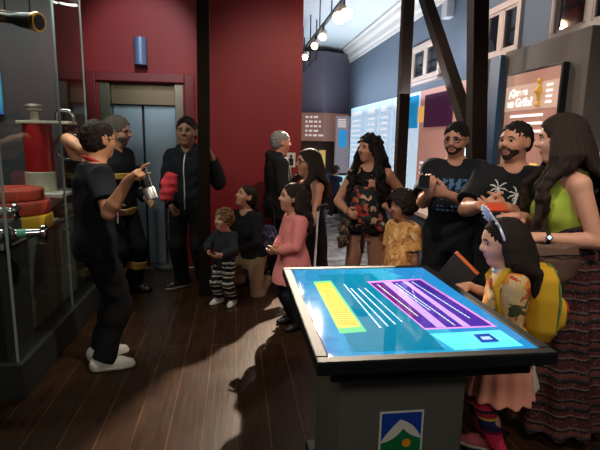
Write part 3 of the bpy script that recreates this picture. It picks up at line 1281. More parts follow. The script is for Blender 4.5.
# --- far end: angled display tower by the hall's end
TY = 11.0
x0, xm_, x1 = W(302, 80, TY)[0], W(325, 80, TY - .25)[0], WX_R
zt_, zb, zp = W(325, 53, TY)[2], W(315, 113, TY)[2], W(315, 141, TY)[2]
pl = [(x0 - .3, TY), (xm_, TY - .25), (x1, TY + .1), (x1, TY + .9), (x0 - .3, TY + .9)]
tw = empty('display_tower', (xm_, TY + .3, 0), 'dark angular display tower with a lit text band at the far end of the hall', 'display')


def slab(pl, z0, z1):
    return MB().prism(pl, z1 - z0, (0, 0, z0), (1, 0, 0), (0, 1, 0))


slab(pl, zb, zt_).build('hood', mat('mauve_grey_laminate', (84, 80, 92), .5), tw, world=True)
slab([(x, y + .02) for x, y in pl[:3]] + pl[3:], zp, zb).build('text_band', mat('lit_tan_board', (150, 112, 98), .5, emit=.32), tw, world=True)
pin = [(x0 - .1, TY + .25), (xm_, TY + .1), (x1, TY + .3), (x1, TY + .9), (x0 - .1, TY + .9)]
slab(pin, 0, zp).build('niche', mat('niche_dark', (70, 66, 64), .6), tw, world=True)
slab([(x0 - .3, TY + .02), (xm_, TY - .22), (x1, TY + .12), (x1, TY + .9), (x0 - .3, TY + .9)], 0, .85).build('plinth', mat('plinth_grey', (84, 92, 104), .5), tw, world=True)
nb = MB()
for k in range(3):
    q = W(306 + 8 * k, 150, TY + .1)
    nb.box((q[0] - .07, TY + .02, .95), (q[0] + .07, TY + .09, 1.36))
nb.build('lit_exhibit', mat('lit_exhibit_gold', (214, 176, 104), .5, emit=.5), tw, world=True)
# illegible lines of the text band
M_ink = mat('pale_lettering', (226, 214, 204), .5, emit=.5)
lb = MB()
rnd = random.Random(7)
for r_ in range(5):
    z = zb - .12 - .1 * r_
    x = x0 + .08
    while x < xm_ - .1:
        w_ = rnd.uniform(.04, .12)
        yy = TY - .25 * (x - (x0 - .3)) / (xm_ - x0 + .3)
        lb.box((x, yy - .012, z), (x + w_, yy + .03, z + .045))
        x += w_ + .03
lb.build('lettering', M_ink, tw, world=True)

# --- right wall info panels
PX_ = WX_R - .07
ZP0, ZP1 = .84, 2.28


def py_of(px):
    return WX(px, 130, PX_)[1]


M_lit = mat('lit_board_blue_white', (172, 200, 222), .4, emit=.85, vary=.14, vscale=3)
M_lit2 = mat('lit_board_pale', (178, 206, 226), .4, emit=.8)
M_lit3 = mat('lit_board_pink', (186, 140, 130), .45, emit=.34)
M_lit4 = mat('lit_board_ice', (206, 226, 240), .4, emit=1.1)
M_scrb = mat('screen_blue', (20, 140, 200), .2, emit=.55)
M_scrp = mat('screen_purple', (66, 26, 58), .15, emit=.35)


def words(mb, y_far, y_near, z, hgt, seed, x=PX_, gap=.5, fill=1.0):
    """a line of illegible small print on a panel facing the room"""
    rn = random.Random(seed)
    y = y_far
    L = y_far - (y_far - y_near) * fill
    while y > L:
        w_ = rn.uniform(1.2, 4.5) * hgt
        e = max(y - w_, L)
        mb.box((x - .004, e, z), (x + .002, y, z + hgt))
        y = e - gap * hgt


panels = [
    (365, 350.5, M_lit, 'pale lit info panel at the far end of the row, nearest the display tower'),
    (378, 365.6, M_lit2, 'second pale blue lit info panel of the row, right of the far one'),
    (391, 378.6, M_lit, 'third pale lit info panel, just left of the timber post behind the boy'),
    (418, 391.6, M_lit2, 'lit info panel with a bright blue screen, partly behind the timber post'),
    (463, 418.6, M_lit3, 'wide pink info panel with a dark purple screen behind the man in glasses'),
    (474, 463.6, M_lit4, 'narrow white lit panel beside the slanting timber brace'),
]
for i, (pn, pf, m, lab) in enumerate(panels):
    y0, y1 = py_of(pn), py_of(pf)
    e = empty('info_panel', (PX_, (y0 + y1) / 2, ZP0), lab, 'info panel', 'lit info panels along the right wall')
    MB().box((PX_, y0, ZP0), (WX_R - .012, y1, ZP1)).build('board', m, e, bevel=.004, world=True)
    t = MB()
    if i == 4:
        words(t, y1 - .25, y1 - .62, 2.06, .11, 3, gap=.25)
        words(t, y1 - .66, y0 + .1, 2.11, .045, 5, fill=.7)
        words(t, y1 - .5, y0 + .05, 1.99, .06, 6, fill=.8)
        for k in range(5):
            words(t, y1 - .12, y1 - .5, 1.30 - .07 * k, .03, 10 + k)
            words(t, y1 - .62, y0 + .1, 1.22 - .08 * k, .045, 20 + k)
    else:
        words(t, y1 - .12, y0 + .15, 2.1, .08, 30 + i, fill=.8)
        for k in range(9):
            words(t, y1 - .1, y0 + .1, 1.98 - .1 * k - (.45 if i == 3 else 0), .035, 50 + 9 * i + k, fill=.75)
    t.build('lettering', mat('white_print', (232, 236, 240), .5, emit=.75), e, world=True)
    if i == 3:
        a, b = WX(411, 97, PX_), WX(417.5, 128, PX_)
        MB().box((PX_ - .02, b[1], b[2]), (PX_ + .01, a[1] + .35, a[2])).build('screen', M_scrb, e, world=True)
    if i == 4:
        a, b = WX(427, 100, PX_), WX(452, 126, PX_)
        MB().box((PX_ - .03, b[1], b[2]), (PX_ + .01, a[1], a[2] + .06)).build('screen', M_scrp, e, bevel=.004, world=True)
        a, b = WX(419, 107, PX_), WX(426, 122, PX_)
        MB().box((PX_ - .01, b[1], b[2]), (PX_ + .01, a[1], a[2])).build('picture', mat('gold_print', (226, 178, 96), .5, emit=.6), e, world=True)

# panel on the angled face beside the display tower
a, b = W(336, 116, 10.75), W(349, 165, 10.75)
e = empty('info_panel', ((a[0] + b[0]) / 2, 10.8, .85), 'dim lit info panel with a small blue screen on the display tower', 'info panel', 'lit info panels along the right wall')
MB().box((a[0], 10.70, .86), (b[0] - .02, 10.82, a[2])).build('board', mat('lit_board_dusk', (140, 130, 136), .5, emit=.38), e, bevel=.004, world=True)
a, b = W(339, 130, 10.7), W(346, 147, 10.7)
MB().box((a[0], 10.68, b[2]), (b[0], 10.70, a[2])).build('screen', M_scrb, e, world=True)
t = MB()
for k in range(5):
    q = W(338, 120 + 1.8 * k, 10.7)
    t.box((q[0], 10.69, q[2]), (q[0] + .18, 10.70, q[2] + .022))
t.build('lettering', M_ink, e, world=True)

# long display ledge under the panels
LX = 2.12
ly0, ly1 = 4.9, 9.1
e = empty('display_ledge', (2.35, (ly0 + ly1) / 2, 0), 'long display ledge with pale top running under the lit info panels', 'ledge')
MB().box((LX, ly0, .74), (WX_R - .012, ly1, .79)).build('top', mat('ledge_top', (196, 178, 164), .4), e, bevel=.006, world=True)
MB().box((LX + .08, ly0 + .05, .08), (WX_R - .012, ly1 - .05, .74)).build('front', mat('ledge_front', (96, 108, 128), .5), e, world=True)
MB().box((LX + .14, ly0 + .05, 0), (WX_R - .012, ly1 - .05, .08)).build('plinth', M_black, e, world=True)
# printed sheets lying on the ledge
for k, (pxk, col, lab) in enumerate([(409, (226, 150, 104), 'orange lit booklet lying on the ledge right of the timber post'), (421, (206, 184, 160), 'cream booklet lying on the ledge beside the man in glasses')]):
    q = WX(pxk, 195 + 5 * k, 2.32)
    b_ = MB().box((2.2, q[1] - .22, .79), (2.5, q[1] + .18, .80))
    tag(b_.build('booklet', mat('booklet_%d' % k, col, .5)), lab, 'booklet', 'booklets on the ledge')

# glass-topped vitrine in the hall behind the far child
vc = W(347, 190, 9.7)
e = empty('vitrine', (vc[0], 9.8, 0), 'low showcase with glowing pale blue top behind the child in dark blue', 'showcase')
MB().box((vc[0] - .06, 9.35, 0), (2.5, 10.25, .66)).build('body', mat('vitrine_body', (70, 78, 92), .5), e, bevel=.01, world=True)
MB().box((vc[0] - .1, 9.3, .66), (2.53, 10.3, .84)).build('lit_top', mat('vitrine_glow', (150, 210, 226), .2, emit=.7), e, bevel=.01, world=True)

# small sign high on the right wall
q0, q1 = WX(449, 14, WX_R), WX(455, 6, WX_R)
e = tag(MB().box((WX_R - .10, q1[1], q0[2] - .07), (WX_R, q0[1], q1[2] + .07)).build('wall_box', mat('pale_grey_plastic', (176, 180, 184), .5), bevel=.01),
        'small pale box mounted high on the grey wall between two windows', 'wall box')

# --- box wall with the tap panel on the right
BX = 2.3
by1, by0 = WX(505, 60, BX)[1], WX(589, 60, BX)[1]
bz = WX(545, 40, BX)[2]
bw = MB().box((BX, by0, 0), (WX_R, by1, bz)).build('wall_box_front', mat('grey_brown_wall', (104, 96, 90), .6, vary=.08, vscale=3, bump=.03), kind='structure', bevel=.004)
MB().box((BX - .04, by1, 0), (WX_R, by1 + .17, bz - .02)).build('wall_box_edge', mat('blue_edge', (60, 92, 124), .5), kind='structure')
MB().box((BX + .02, by1 + .17, 0), (WX_R, by1 + .55, 2.36)).build('wall_dark_block', mat('dark_block_paint', (22, 22, 26), .7), kind='structure')  # solid block in near-black beyond the blue edge
a, b = WX(508, 79, BX - .05), WX(562, 62, BX - .05)
ty1, ty0 = a[1], b[1]
tz1 = (a[2] + b[2]) / 2
tz0 = tz1 - .92
e = empty('tap_panel', (BX - .05, (ty0 + ty1) / 2, tz0), 'lit tan panel about taps with a golden figure, above the palm-shirt man', 'info panel')
MB().box((BX - .05, ty0 - .02, tz0 - .02), (BX, ty1 + .02, tz1 + .02)).build('frame', M_black, e, bevel=.004, world=True)
XF = BX - .052
MB().box((XF, ty0 + .0, tz0), (XF + .02, ty1, tz1)).build('board', mat('tan_panel', (176, 128, 112), .45, emit=.42), e, world=True)
hb = tz1 - tz0
MB().box((XF - .003, ty0, tz1 - .285), (XF + .01, ty1, tz1 - .09)).build('band', mat('pale_band', (204, 170, 152), .45, emit=.5), e, world=True)
M_title = mat('title_white', (244, 240, 236), .5, emit=.9)
text('title', '¿Que es', .078, (XF - .005, ty1 - .05, tz1 - .17), (0, -1, 0), (0, 0, 1), M_title, e, .001, .003)
text('title', 'un Grifo?', .090, (XF - .005, ty1 - .04, tz1 - .255), (0, -1, 0), (0, 0, 1), M_title, e, .001, .003)
t = MB()
for k in range(4):
    words(t, ty1 - .54, ty0 + .05, tz1 - .13 - .04 * k, .016, 80 + k, XF - .004, fill=.85)
for k in range(3):
    words(t, ty1 - .1, ty0 + .1, tz1 - .34 - .06 * k, .02, 90 + k, XF - .004, fill=.9)
t.build('lettering', M_title, e, world=True)
gy = ty1 - .455
g = MB()
M_gold = mat('gold_figure', (214, 160, 60), .35, emit=.25)
g.lathe([(r_ * .62, h_ * .62) for r_, h_ in [(.045, 0), (.045, .02), (.022, .05), (.028, .12), (.06, .17), (.055, .2), (.028, .23), (.02, .25), (.036, .28), (.03, .31), (.01, .33)]], (XF - .004, gy, tz1 - .265), n=16)
g.build('golden_tap', M_gold, e, smooth=True, world=True)
g = MB()
for k, (dy, dz) in enumerate([(-.46, -.74), (-.54, -.78), (-.50, -.84), (-.42, -.83)]):
    g.box((XF - .004, ty1 + dy - .05, tz1 + dz - .05), (XF, ty1 + dy + .04, tz1 + dz + .05))
g.build('picture', mat('yellow_print', (236, 196, 110), .5, emit=.7), e, world=True)

# --- track light in the hall
TX, TZ = 1.25, 3.18
tk = empty('track_light', (TX, 7.6, CEIL), 'black ceiling track with hanging rods and spotlights in the bright hall', 'track light')
rail = MB().box((TX - .02, 5.2, TZ), (TX + .02, 10.3, TZ + .035))
rail.build('rail', M_darkmetal, tk, world=True)
for yy in (5.4, 6.5, 7.4, 8.3, 9.2, 10.1):
    MB().tube([(TX, yy, TZ + .03), (TX, yy, CEIL)], .009, 8).build('rod', M_darkmetal, tk, world=True)
M_bulb = mat('lamp_glow', (255, 226, 170), .4, emit=30, ecol=(255, 222, 168))
lamp_spots = []
for yy, sw in ((5.75, .35), (5.95, -.1), (7.06, .3), (7.75, .2), (8.8, .0)):
    c = Vector((TX, yy, TZ - .11))
    dr = Vector((-.35, -.8, -.75)).normalized() if sw < .33 else Vector((.2, -.7, -.8)).normalized()
    MB().tube([(TX, yy, TZ), (TX, yy, TZ - .1)], .012, 8).build('stem', M_darkmetal, tk, world=True)
    hd = MB().lathe([(.03, -.07), (.045, -.06), (.05, .06), (.046, .062)], c, dr, 20).build('spotlight', M_white, tk, smooth=True, world=True)
    bs_ = 1.5 if yy < 6 else 1
    MB().lathe([(.046 * bs_, .063), (.05 * bs_, .085), (.03 * bs_, .11 if bs_ > 1 else .09)], c, dr, 20).build('bulb', M_bulb, hd)
    hd_b = hd.children[0]
    hd_b.matrix_parent_inverse = tk.matrix_world.inverted() if False else Matrix.LocRotScale(tk.location, None, None).inverted() @ Matrix.Identity(4)
    hd_b.matrix_parent_inverse = Matrix.Identity(4)
    lamp_spots.append((c, dr))
# second thin frame of rods hung near the hall ceiling
fr = MB()
fx = W(309, 30, 9.5)[0]
for k, yy in enumerate((8.6, 9.3, 10.1)):
    fr.tube([(fx, yy, 2.95), (fx, yy, CEIL)], .012, 6)
fr.tube([(fx, 8.4, 3.0), (fx, 10.5, 3.0)], .012, 6)
fr.tube([(fx, 8.4, 3.35), (fx, 10.5, 3.35)], .012, 6)
tag(fr.build('rod_frame', M_darkmetal), 'thin dark frame of rods hanging from the hall ceiling beside the track', 'hanging frame')
# ------------------------------------------------------------------ glass showcase on the left
CY0, CY1 = W(8, 60, 2.8)[1], 4.60
CY0 = 2.93
CXL = -3.3
sc_ = empty('showcase', ((CXL + XG) / 2, (CY0 + CY1) / 2, 0), 'tall glass showcase of firefighting equipment on a dark plinth', 'showcase')
M_casegrey = mat('case_dark_grey', (44, 46, 46), .5)
M_cab = mat('case_cabinet_grey', (98, 98, 90), .5)
glass = bpy.data.materials.new('clear_glass')
glass.use_nodes = True
_nt = glass.node_tree
_nt.nodes.remove(_nt.nodes['Principled BSDF'])
_tr, _gl, _mx, _fr = (_nt.nodes.new(t) for t in ('ShaderNodeBsdfTransparent', 'ShaderNodeBsdfGlossy', 'ShaderNodeMixShader', 'ShaderNodeFresnel'))
_tr.inputs['Color'].default_value = (.86, .89, .88, 1)
_gl.inputs['Roughness'].default_value = .01
_fr.inputs['IOR'].default_value = 1.52
_ge = _nt.nodes.new('ShaderNodeNewGeometry')
_sb = _nt.nodes.new('ShaderNodeMath')
_sb.operation = 'SUBTRACT'
_sb.inputs[0].default_value = 1
_ml = _nt.nodes.new('ShaderNodeMath')
_ml.operation = 'MULTIPLY'
_nt.links.new(_ge.outputs['Backfacing'], _sb.inputs[1])
_nt.links.new(_sb.outputs[0], _ml.inputs[0])
_nt.links.new(_fr.outputs[0], _ml.inputs[1])
_nt.links.new(_ml.outputs[0], _mx.inputs[0])
_nt.links.new(_tr.outputs[0], _mx.inputs[1])
_nt.links.new(_gl.outputs[0], _mx.inputs[2])
_nt.links.new(_mx.outputs[0], _nt.nodes['Material Output'].inputs['Surface'])
ZPL = .23
MB().box((CXL, CY0 - .03, 0), (XG + .03, CY1, ZPL)).build('plinth', mat('plinth_charcoal', (40, 42, 42), .45), sc_, bevel=.006, world=True)
ZT = 2.95
ZC = .96
YS = 3.93                                    # seam between the front panes
for a, b in ((CY0, YS - .004), (YS + .004, CY1)):
    MB().box((XG - .012, a, ZPL), (XG, b, ZT)).build('front_pane', glass, sc_, world=True)
MB().box((CXL, CY0, ZPL), (XG - .014, CY0 + .012, ZT)).build('end_pane', glass, sc_, world=True)
XB = W(59, 100, CY1)[0]
MB().box((XB, CY1 - .012, ZC), (XG - .014, CY1, ZT)).build('end_pane', glass, sc_, world=True)
em = MB()
for x_, y_ in ((XG - .006, YS), (XG - .006, CY1), (XG - .006, CY0)):
    em.box((x_ - .007, y_ - .0035, ZPL), (x_ + .007, y_ + .0035, ZT))
em.build('pane_seam', mat('glass_edge', (120, 134, 130), .2), sc_, world=True)
MB().box((CXL, CY1 - .04, 0), (XB, CY1, ZT)).build('back_panel', mat('case_back_grey', (56, 56, 60), .6, vary=.15, vscale=3, stretch=(6, 6, .5)), sc_, world=True)
MB().box((CXL, CY0 - .03, ZT), (XG + .03, CY1, ZT + .1)).build('canopy', M_casegrey, sc_, bevel=.006, world=True)
XC = XG - .05
MB().box((CXL, CY0 + .03, ZC - .04), (XC, CY1 - .045, ZC)).build('counter_top', mat('counter_grey', (128, 126, 116), .5, vary=.08), sc_, bevel=.005, world=True)
MB().box((CXL, CY0 + .04, ZPL), (XC - .03, CY1 - .05, ZC - .04)).build('base_cabinet', M_casegrey, sc_, world=True)
for k, (ya, yb) in enumerate(((3.36, 3.80), (3.82, 4.26))):
    dr = MB().box((XC - .03, ya, ZPL + .05), (XC - .012, yb, ZC - .06)).build('cabinet_door', M_cab, sc_, bevel=.003, world=True)
    yh = (ya + yb) / 2
    MB().tube([(XC - .012, yh - .05, .84), (XC + .012, yh - .045, .84), (XC + .012, yh + .045, .84), (XC - .012, yh + .05, .84)], .006, 8).build('handle', M_chrome, dr, smooth=True).matrix_parent_inverse = Matrix.Identity(4)
ls = MB().box((XG - .30, CY0 + .1, ZT - .05), (XG - .2, CY1 - .1, ZT))
ls.build('light_strip', mat('case_strip_glow', (210, 236, 206), .4, emit=3.0), sc_, world=True)
# raised white shelf for the red cylinder
q = W(42, 192, 4.05)
ZS = q[2]
SX0, SX1 = W(24, 192, 4.05)[0], W(68, 192, 4.05)[0]
MB().box((SX0 - .1, 3.92, ZC), (SX1 - .02, 4.33, ZS - .03)).build('shelf_block', mat('shelf_block_dark', (50, 40, 40), .6), sc_, world=True)
MB().box((SX0 - .12, 3.90, ZS - .03), (SX1, 4.35, ZS)).build('shelf', mat('shelf_white', (186, 182, 172), .5), sc_, bevel=.004, world=True)

# red drum with white bands and valve
dc = W(42, 190, 4.12)
DX, DY = dc[0], 4.12
rr = (W(56, 150, 4.12)[0] - W(28, 150, 4.12)[0]) / 2
z1, z2, z3 = W(42, 172, 4.12)[2], W(42, 124, 4.12)[2], W(42, 121, 4.12)[2]
e = empty('extinguisher_drum', (DX, DY, ZS), 'red cylinder with white foot band and white valve on the case shelf', 'fire extinguisher')
M_redp = mat('red_gloss_paint', (176, 30, 28), .3, coat=.4)
M_bone = mat('bone_white_paint', (196, 188, 166), .45)
MB().lathe([(rr * 1.06, 0), (rr * 1.06, z1 - ZS), (rr, z1 - ZS + .005)], (DX, DY, ZS), n=36).build('foot_band', M_bone, e, smooth=True, world=True)
MB().lathe([(rr, z1 - ZS), (rr, z2 - ZS)], (DX, DY, ZS), n=36).build('drum', M_redp, e, smooth=True, world=True)
xr = W(73, 123, 4.12)[0]
MB().box((DX - rr * 1.1, DY - rr, z2), (xr, DY + rr, z3)).build('top_plate', M_bone, e, bevel=.004, world=True)
vx = W(34, 112, 4.12)[0]
zv1, zv0 = W(34, 104, 4.12)[2], z3
MB().lathe([(.035, 0), (.03, .02), (.03, (zv1 - zv0) * .55), (.02, (zv1 - zv0) * .6)], (vx, DY, zv0), n=20).build('valve', M_bone, e, smooth=True, world=True)
MB().lathe([(.06, (zv1 - zv0) * .62), (.07, (zv1 - zv0) * .7), (.07, (zv1 - zv0) * .86), (.05, zv1 - zv0)], (vx, DY, zv0), n=20).build('valve_wheel', mat('valve_grey', (130, 128, 124), .35, metal=.7), e, smooth=True, world=True)
hx = W(64, 118, 4.12)
MB().tube([(hx[0] - .06, DY, z3), (hx[0] - .06, DY, z3 + .06), (hx[0] - .03, DY, z3 + .09), (hx[0] + .04, DY, z3 + .085), (hx[0] + .07, DY, z3 + .05), (hx[0] + .07, DY, z3)], .012, 10).build('handle', M_chrome, e, smooth=True, world=True)
pts = []
for k in range(15):
    a = R(60 + 240 * k / 14)
    c = W(70, 147, 4.12)
    pts.append((c[0] + .115 * math.cos(a), DY, c[2] + .10 * math.sin(a)))
MB().tube(pts, .012, 10).build('hose_ring', M_chrome, e, smooth=True, world=True)

# fire hoses rolled flat: three discs stacked
def hose(x, y, z, r, hgt, col, label, seed):
    m = mat('hose_%d_%d' % col[:2], col, .65, bump=.15, bscale=160)
    prof = []
    for k in range(9):
        a = R(-90 + 180 * k / 8)
        prof.append((r - .008 + .008 * math.cos(a), hgt / 2 + (hgt / 2 - .003) * math.sin(a)))
    b = MB().lathe([(.02, .006)] + prof + [(.02, hgt - .006)], (0, 0, 0), n=56)
    pts = []
    for k in range(160):                           # spiral edge of the rolled hose
        a = 2 * math.pi * k / 20
        rr_ = .03 + (r - .045) * k / 160
        pts.append((rr_ * math.cos(a), rr_ * math.sin(a), hgt - .004))
    b.tube(pts, .004, 6)
    o = b.build('fire_hose', m, smooth=True)
    o.location = (x, y, z)
    o.rotation_euler = (0, 0, seed)
    return tag(o, label, 'fire hose', 'rolled fire hoses in the showcase')


HY = 3.55
hx_ = W(16, 215, HY)[0]
hh_ = .094
hose(hx_ - .02, HY, ZC, (W(53, 215, HY)[0] - hx_) + .01, hh_, (206, 160, 30), 'yellow rolled fire hose at the bottom of the stack', .3)
hose(hx_ - .03, HY + .01, ZC + hh_ + .001, (W(50, 203, HY)[0] - hx_) + .02, hh_, (166, 58, 40), 'red rolled fire hose in the middle of the stack, on the yellow one', 1.3)
hose(hx_ - .05, HY + .02, ZC + 2 * hh_ + .002, (W(44, 191, HY)[0] - hx_) + .03, hh_ * .85, (176, 66, 46), 'red rolled fire hose on top of the stack', 2.2)


# chrome hose couplings
def coupling(px, py, Y, L, ang, label, z=None, band=(60, 140, 110)):
    q = W(px, py, Y)
    r0 = .052
    z = ZC + r0 + .001 if z is None else z
    e = empty('hose_coupling', (q[0], Y, z - r0), label, 'hose coupling', 'chrome hose couplings in the showcase')
    ax = Vector((math.cos(R(ang)), math.sin(R(ang)), 0))
    c = Vector((q[0], Y, z))
    MB().lathe([(.03, -L / 2), (.032, -L / 4), (.026, 0), (.026, L / 2 - .03)], c, ax, 20).build('barrel', M_chrome, e, smooth=True, world=True)
    MB().lathe([(.0275, -.03), (.0275, .03)], c, ax, 20).build('band', mat('band_%d' % band[0], band, .4), e, smooth=True, world=True)
    for s_ in (-1, 1):
        f = MB().lathe([(.046, -.012), (r0, -.008), (r0, .008), (.046, .012), (.034, .02)], c + ax * (s_ * (L / 2 - .01)), ax * s_, 24)
        fo = f.build('flange', M_chrome, e, smooth=True, world=True)
        lu = MB()
        side = ax.cross(Vector((0, 0, 1)))
        for k in range(3):
            a = 2 * math.pi * k / 3 + .5
            p_ = c + ax * (s_ * (L / 2 + .005)) + (side * math.cos(a) + Vector((0, 0, 1)) * math.sin(a)) * .033
            lu.ball(p_, .014, 10)
        lu.build('lug', M_darkmetal, fo, smooth=True).matrix_parent_inverse = Matrix.Identity(4)
    return e


coupling(20, 225, 3.02, .27, 12, 'chrome hose coupling with green band lying in front of the yellow hose')
coupling(-4, 236, 2.93, .16, 60, 'chrome hose coupling at the front edge of the counter, cut by the frame', band=(70, 70, 74))
coupling(3, 208, 3.12, .15, 15, 'upper chrome hose coupling resting on a wooden block before the hoses', z=ZC + .17, band=(120, 118, 116))
qb = W(3, 208, 3.12)
tag(MB().box((qb[0] - .07, 3.06, ZC), (qb[0] + .07, 3.19, ZC + .117)).build('support_block', mat('block_grey', (70, 70, 70), .6), bevel=.004),
    'grey block holding up the upper chrome coupling', 'block')

# dark hose nozzle with brass rim hung in the case
e0, e1 = W(-25, 14, 3.5), W(37, 22, 3.35)
nz = empty('fire_nozzle', tuple(e1), 'dark hose nozzle with a brass rim hanging high in the showcase', 'nozzle')
MB().tube([e0, e0 + (e1 - e0) * .6, e0 + (e1 - e0) * .75, e1], [.034, .03, .045, .055], 20).build('barrel', mat('nozzle_black', (20, 17, 17), .6), nz, smooth=True, world=True)
MB().lathe([(.04, -.016), (.058, -.016), (.061, .0), (.058, .016), (.04, .016)], e1, tuple(e1 - e0), 28).build('brass_rim', M_brass, nz, smooth=True, world=True)
MB().lathe([(.046, .0165), (.046, .019)], e1, tuple(e1 - e0), 28).build('bore_shade', mat('bore_shade_black', (8, 7, 7), .8), nz, world=True)  # flat black disc painted as the shade inside the rim
MB().tube([e0 + (e1 - e0) * .5, (e0 + (e1 - e0) * .5) * np.array([1, 1, 0]) + np.array([0, 0, ZT])], .004, 6).build('wire', M_darkmetal, nz, world=True)
MB().tube([e0 + (e1 - e0) * .9, (e0 + (e1 - e0) * .9) * np.array([1, 1, 0]) + np.array([0, 0, ZT])], .004, 6).build('wire', M_darkmetal, nz, world=True)
# bright poster at the far left inside the case
q0, q1 = W(-16, 26, 4.5), W(2, 114, 4.5)
ps = MB().box((q0[0], 4.51, q1[2]), (q1[0], 4.54, q0[2])).add([], [])
pm = mat('poster_blue_green', (60, 150, 190), .3, emit=.25)
nt, N, L, b = nodes_of(pm)
tc = N.new('ShaderNodeTexCoord'); sx = N.new('ShaderNodeSeparateXYZ'); L.new(tc.outputs['Generated'], sx.inputs[0])
r_ = ramp(nt, [(0, (40, 110, 180)), (.25, (70, 180, 210)), (.5, (50, 130, 190)), (.7, (130, 190, 90)), (.9, (60, 140, 200))])
L.new(sx.outputs['Z'], r_.inputs['Fac']); L.new(r_.outputs['Color'], b.inputs['Base Color']); L.new(r_.outputs['Color'], b.inputs['Emission Color'])
tag(ps.build('poster', pm), 'bright blue and green lit poster at the back of the showcase', 'poster')

# ------------------------------------------------------------------ touch table
M_tbl = mat('table_charcoal', (20, 21, 23), .6, spec=.2)
M_ped = mat('pedestal_charcoal', (92, 92, 82), .5)
ZTB = .86
c_fl, c_fr, c_br, c_bl = (G(*p_, z=ZTB) for p_ in ((318, 366), (555, 350), (426, 264), (283, 268)))
tx0, tx1 = (c_fl[0] + c_bl[0]) / 2, (c_fr[0] + c_br[0]) / 2
ty0_, ty1_ = (c_fl[1] + c_fr[1]) / 2, (c_bl[1] + c_br[1]) / 2
print('TABLE', c_fl, c_fr, c_br, c_bl)
TC = Vector(((tx0 + tx1) / 2, (ty0_ + ty1_) / 2, 0))
tt = empty('touch_table', TC, 'large touchscreen table with glowing blue screen on a charcoal pedestal', 'touch table')
bw_, th = .048, .05
fb = MB()
fb.box((tx0, ty0_, ZTB - th), (tx1, ty0_ + bw_, ZTB)).box((tx0, ty1_ - bw_, ZTB - th), (tx1, ty1_, ZTB))
fb.box((tx0, ty0_ + bw_, ZTB - th), (tx0 + bw_, ty1_ - bw_, ZTB)).box((tx1 - bw_, ty0_ + bw_, ZTB - th), (tx1, ty1_ - bw_, ZTB))
fb.build('bezel', M_tbl, tt, bevel=.006, world=True)
MB().box((tx0 + .06, ty0_ + .06, ZTB - .11), (tx1 - .06, ty1_ - .06, ZTB - .05)).build('housing', M_black, tt, bevel=.006, world=True)
sx0, sx1, sy0, sy1 = tx0 + bw_, tx1 - bw_, ty0_ + bw_, ty1_ - bw_
ZS_ = ZTB - .004
MB().box((sx0, sy0, ZTB - .05), (sx1, sy1, ZS_ - .004)).build('screen_bed', M_black, tt, world=True)


def smat(name, rgb, e, rough=.035):
    return mat(name, rgb, rough, emit=e, spec=.25)


scr_m = mat('screen_cyan', (6, 60, 90), .035, spec=.25, emit=.95)
nt, N, L, b = nodes_of(scr_m)
tc = N.new('ShaderNodeTexCoord'); sx = N.new('ShaderNodeSeparateXYZ'); L.new(tc.outputs['Generated'], sx.inputs[0])
n_ = N.new('ShaderNodeTexNoise'); n_.inputs['Scale'].default_value = 5; n_.inputs['Detail'].default_value = 4; n_.inputs['Distortion'].default_value = 1.2
L.new(tc.outputs['Generated'], n_.inputs['Vector'])
ma = N.new('ShaderNodeMath'); ma.operation = 'MULTIPLY_ADD'; ma.inputs[1].default_value = .5
L.new(n_.outputs['Fac'], ma.inputs[0]); L.new(sx.outputs['X'], ma.inputs[2])
r_ = ramp(nt, [(.15, (40, 90, 190)), (.3, (60, 170, 220)), (.42, (30, 150, 210)), (.7, (20, 170, 220)), (.95, (70, 200, 240)), (1.0, (40, 150, 220))])
L.new(ma.outputs[0], r_.inputs['Fac']); L.new(r_.outputs['Color'], b.inputs['Emission Color'])
b.inputs['Base Color'].default_value = (.01, .02, .03, 1)
sw_, sl_ = sx1 - sx0, sy1 - sy0


def spt(u, v, k=0):
    """u across the screen from the left bezel, v along it from the near bezel"""
    return (sx0 + u * sw_, sy0 + v * sl_, ZS_ + .0006 * k)


def quad(name, us, m, k, parent=None):
    return MB().add([spt(u, v, k) for u, v in us], [list(range(len(us)))]).build(name, m, parent or tt, world=True)


quad('screen', [(0, 0), (1, 0), (1, 1), (0, 1)], scr_m, 0)


def uv_at(px, py):
    g = G(px, py, ZTB)
    return (g[0] - sx0) / sw_, (g[1] - sy0) / sl_


def pq(name, pts, m, k):
    return quad(name, [uv_at(*p_) for p_ in pts], m, k)


pq('teal_panel', [(318, 274), (372, 273), (445, 349), (352, 351)], smat('screen_teal', (8, 104, 138), .85), 1)
pq('yellow_block', [(313, 281), (331, 280), (367, 331), (340, 333)], smat('screen_green_edge', (100, 190, 130), .7), 2)
pq('yellow_block', [(315, 283), (330, 282), (361, 326), (338, 328)], smat('screen_yellow', (190, 196, 84), .75), 3)
pq('pink_border', [(367, 281), (421, 278), (497, 326), (425, 329)], smat('screen_pink', (196, 130, 206), .8), 2)
pq('purple_block', [(370, 282.5), (420, 279.5), (492, 325), (425, 327.5)], smat('screen_purple_block', (64, 40, 140), .75), 3)
for a_, b_ in (((383, 282, 391, 281.5), (447, 327, 437, 327)), ((402, 281, 407, 280.8), (471, 326, 463, 326))):
    pq('pale_stripe', [(a_[0], a_[1]), (a_[2], a_[3]), (b_[0], b_[1]), (b_[2], b_[3])], smat('screen_lilac', (168, 140, 214), .8), 4)
pq('magenta_shade', [(372, 283.5), (382, 283), (420, 315), (414, 318)], smat('screen_plum', (96, 30, 110), .6), 4)
pq('blue_icon', [(473, 334), (489, 333), (500, 341), (482, 342)], smat('screen_navy', (20, 60, 150), .7), 4)
pq('white_icon', [(480, 336.5), (489, 336), (493, 339), (483, 339.5)], smat('screen_paleblue', (150, 190, 230), .7), 5)
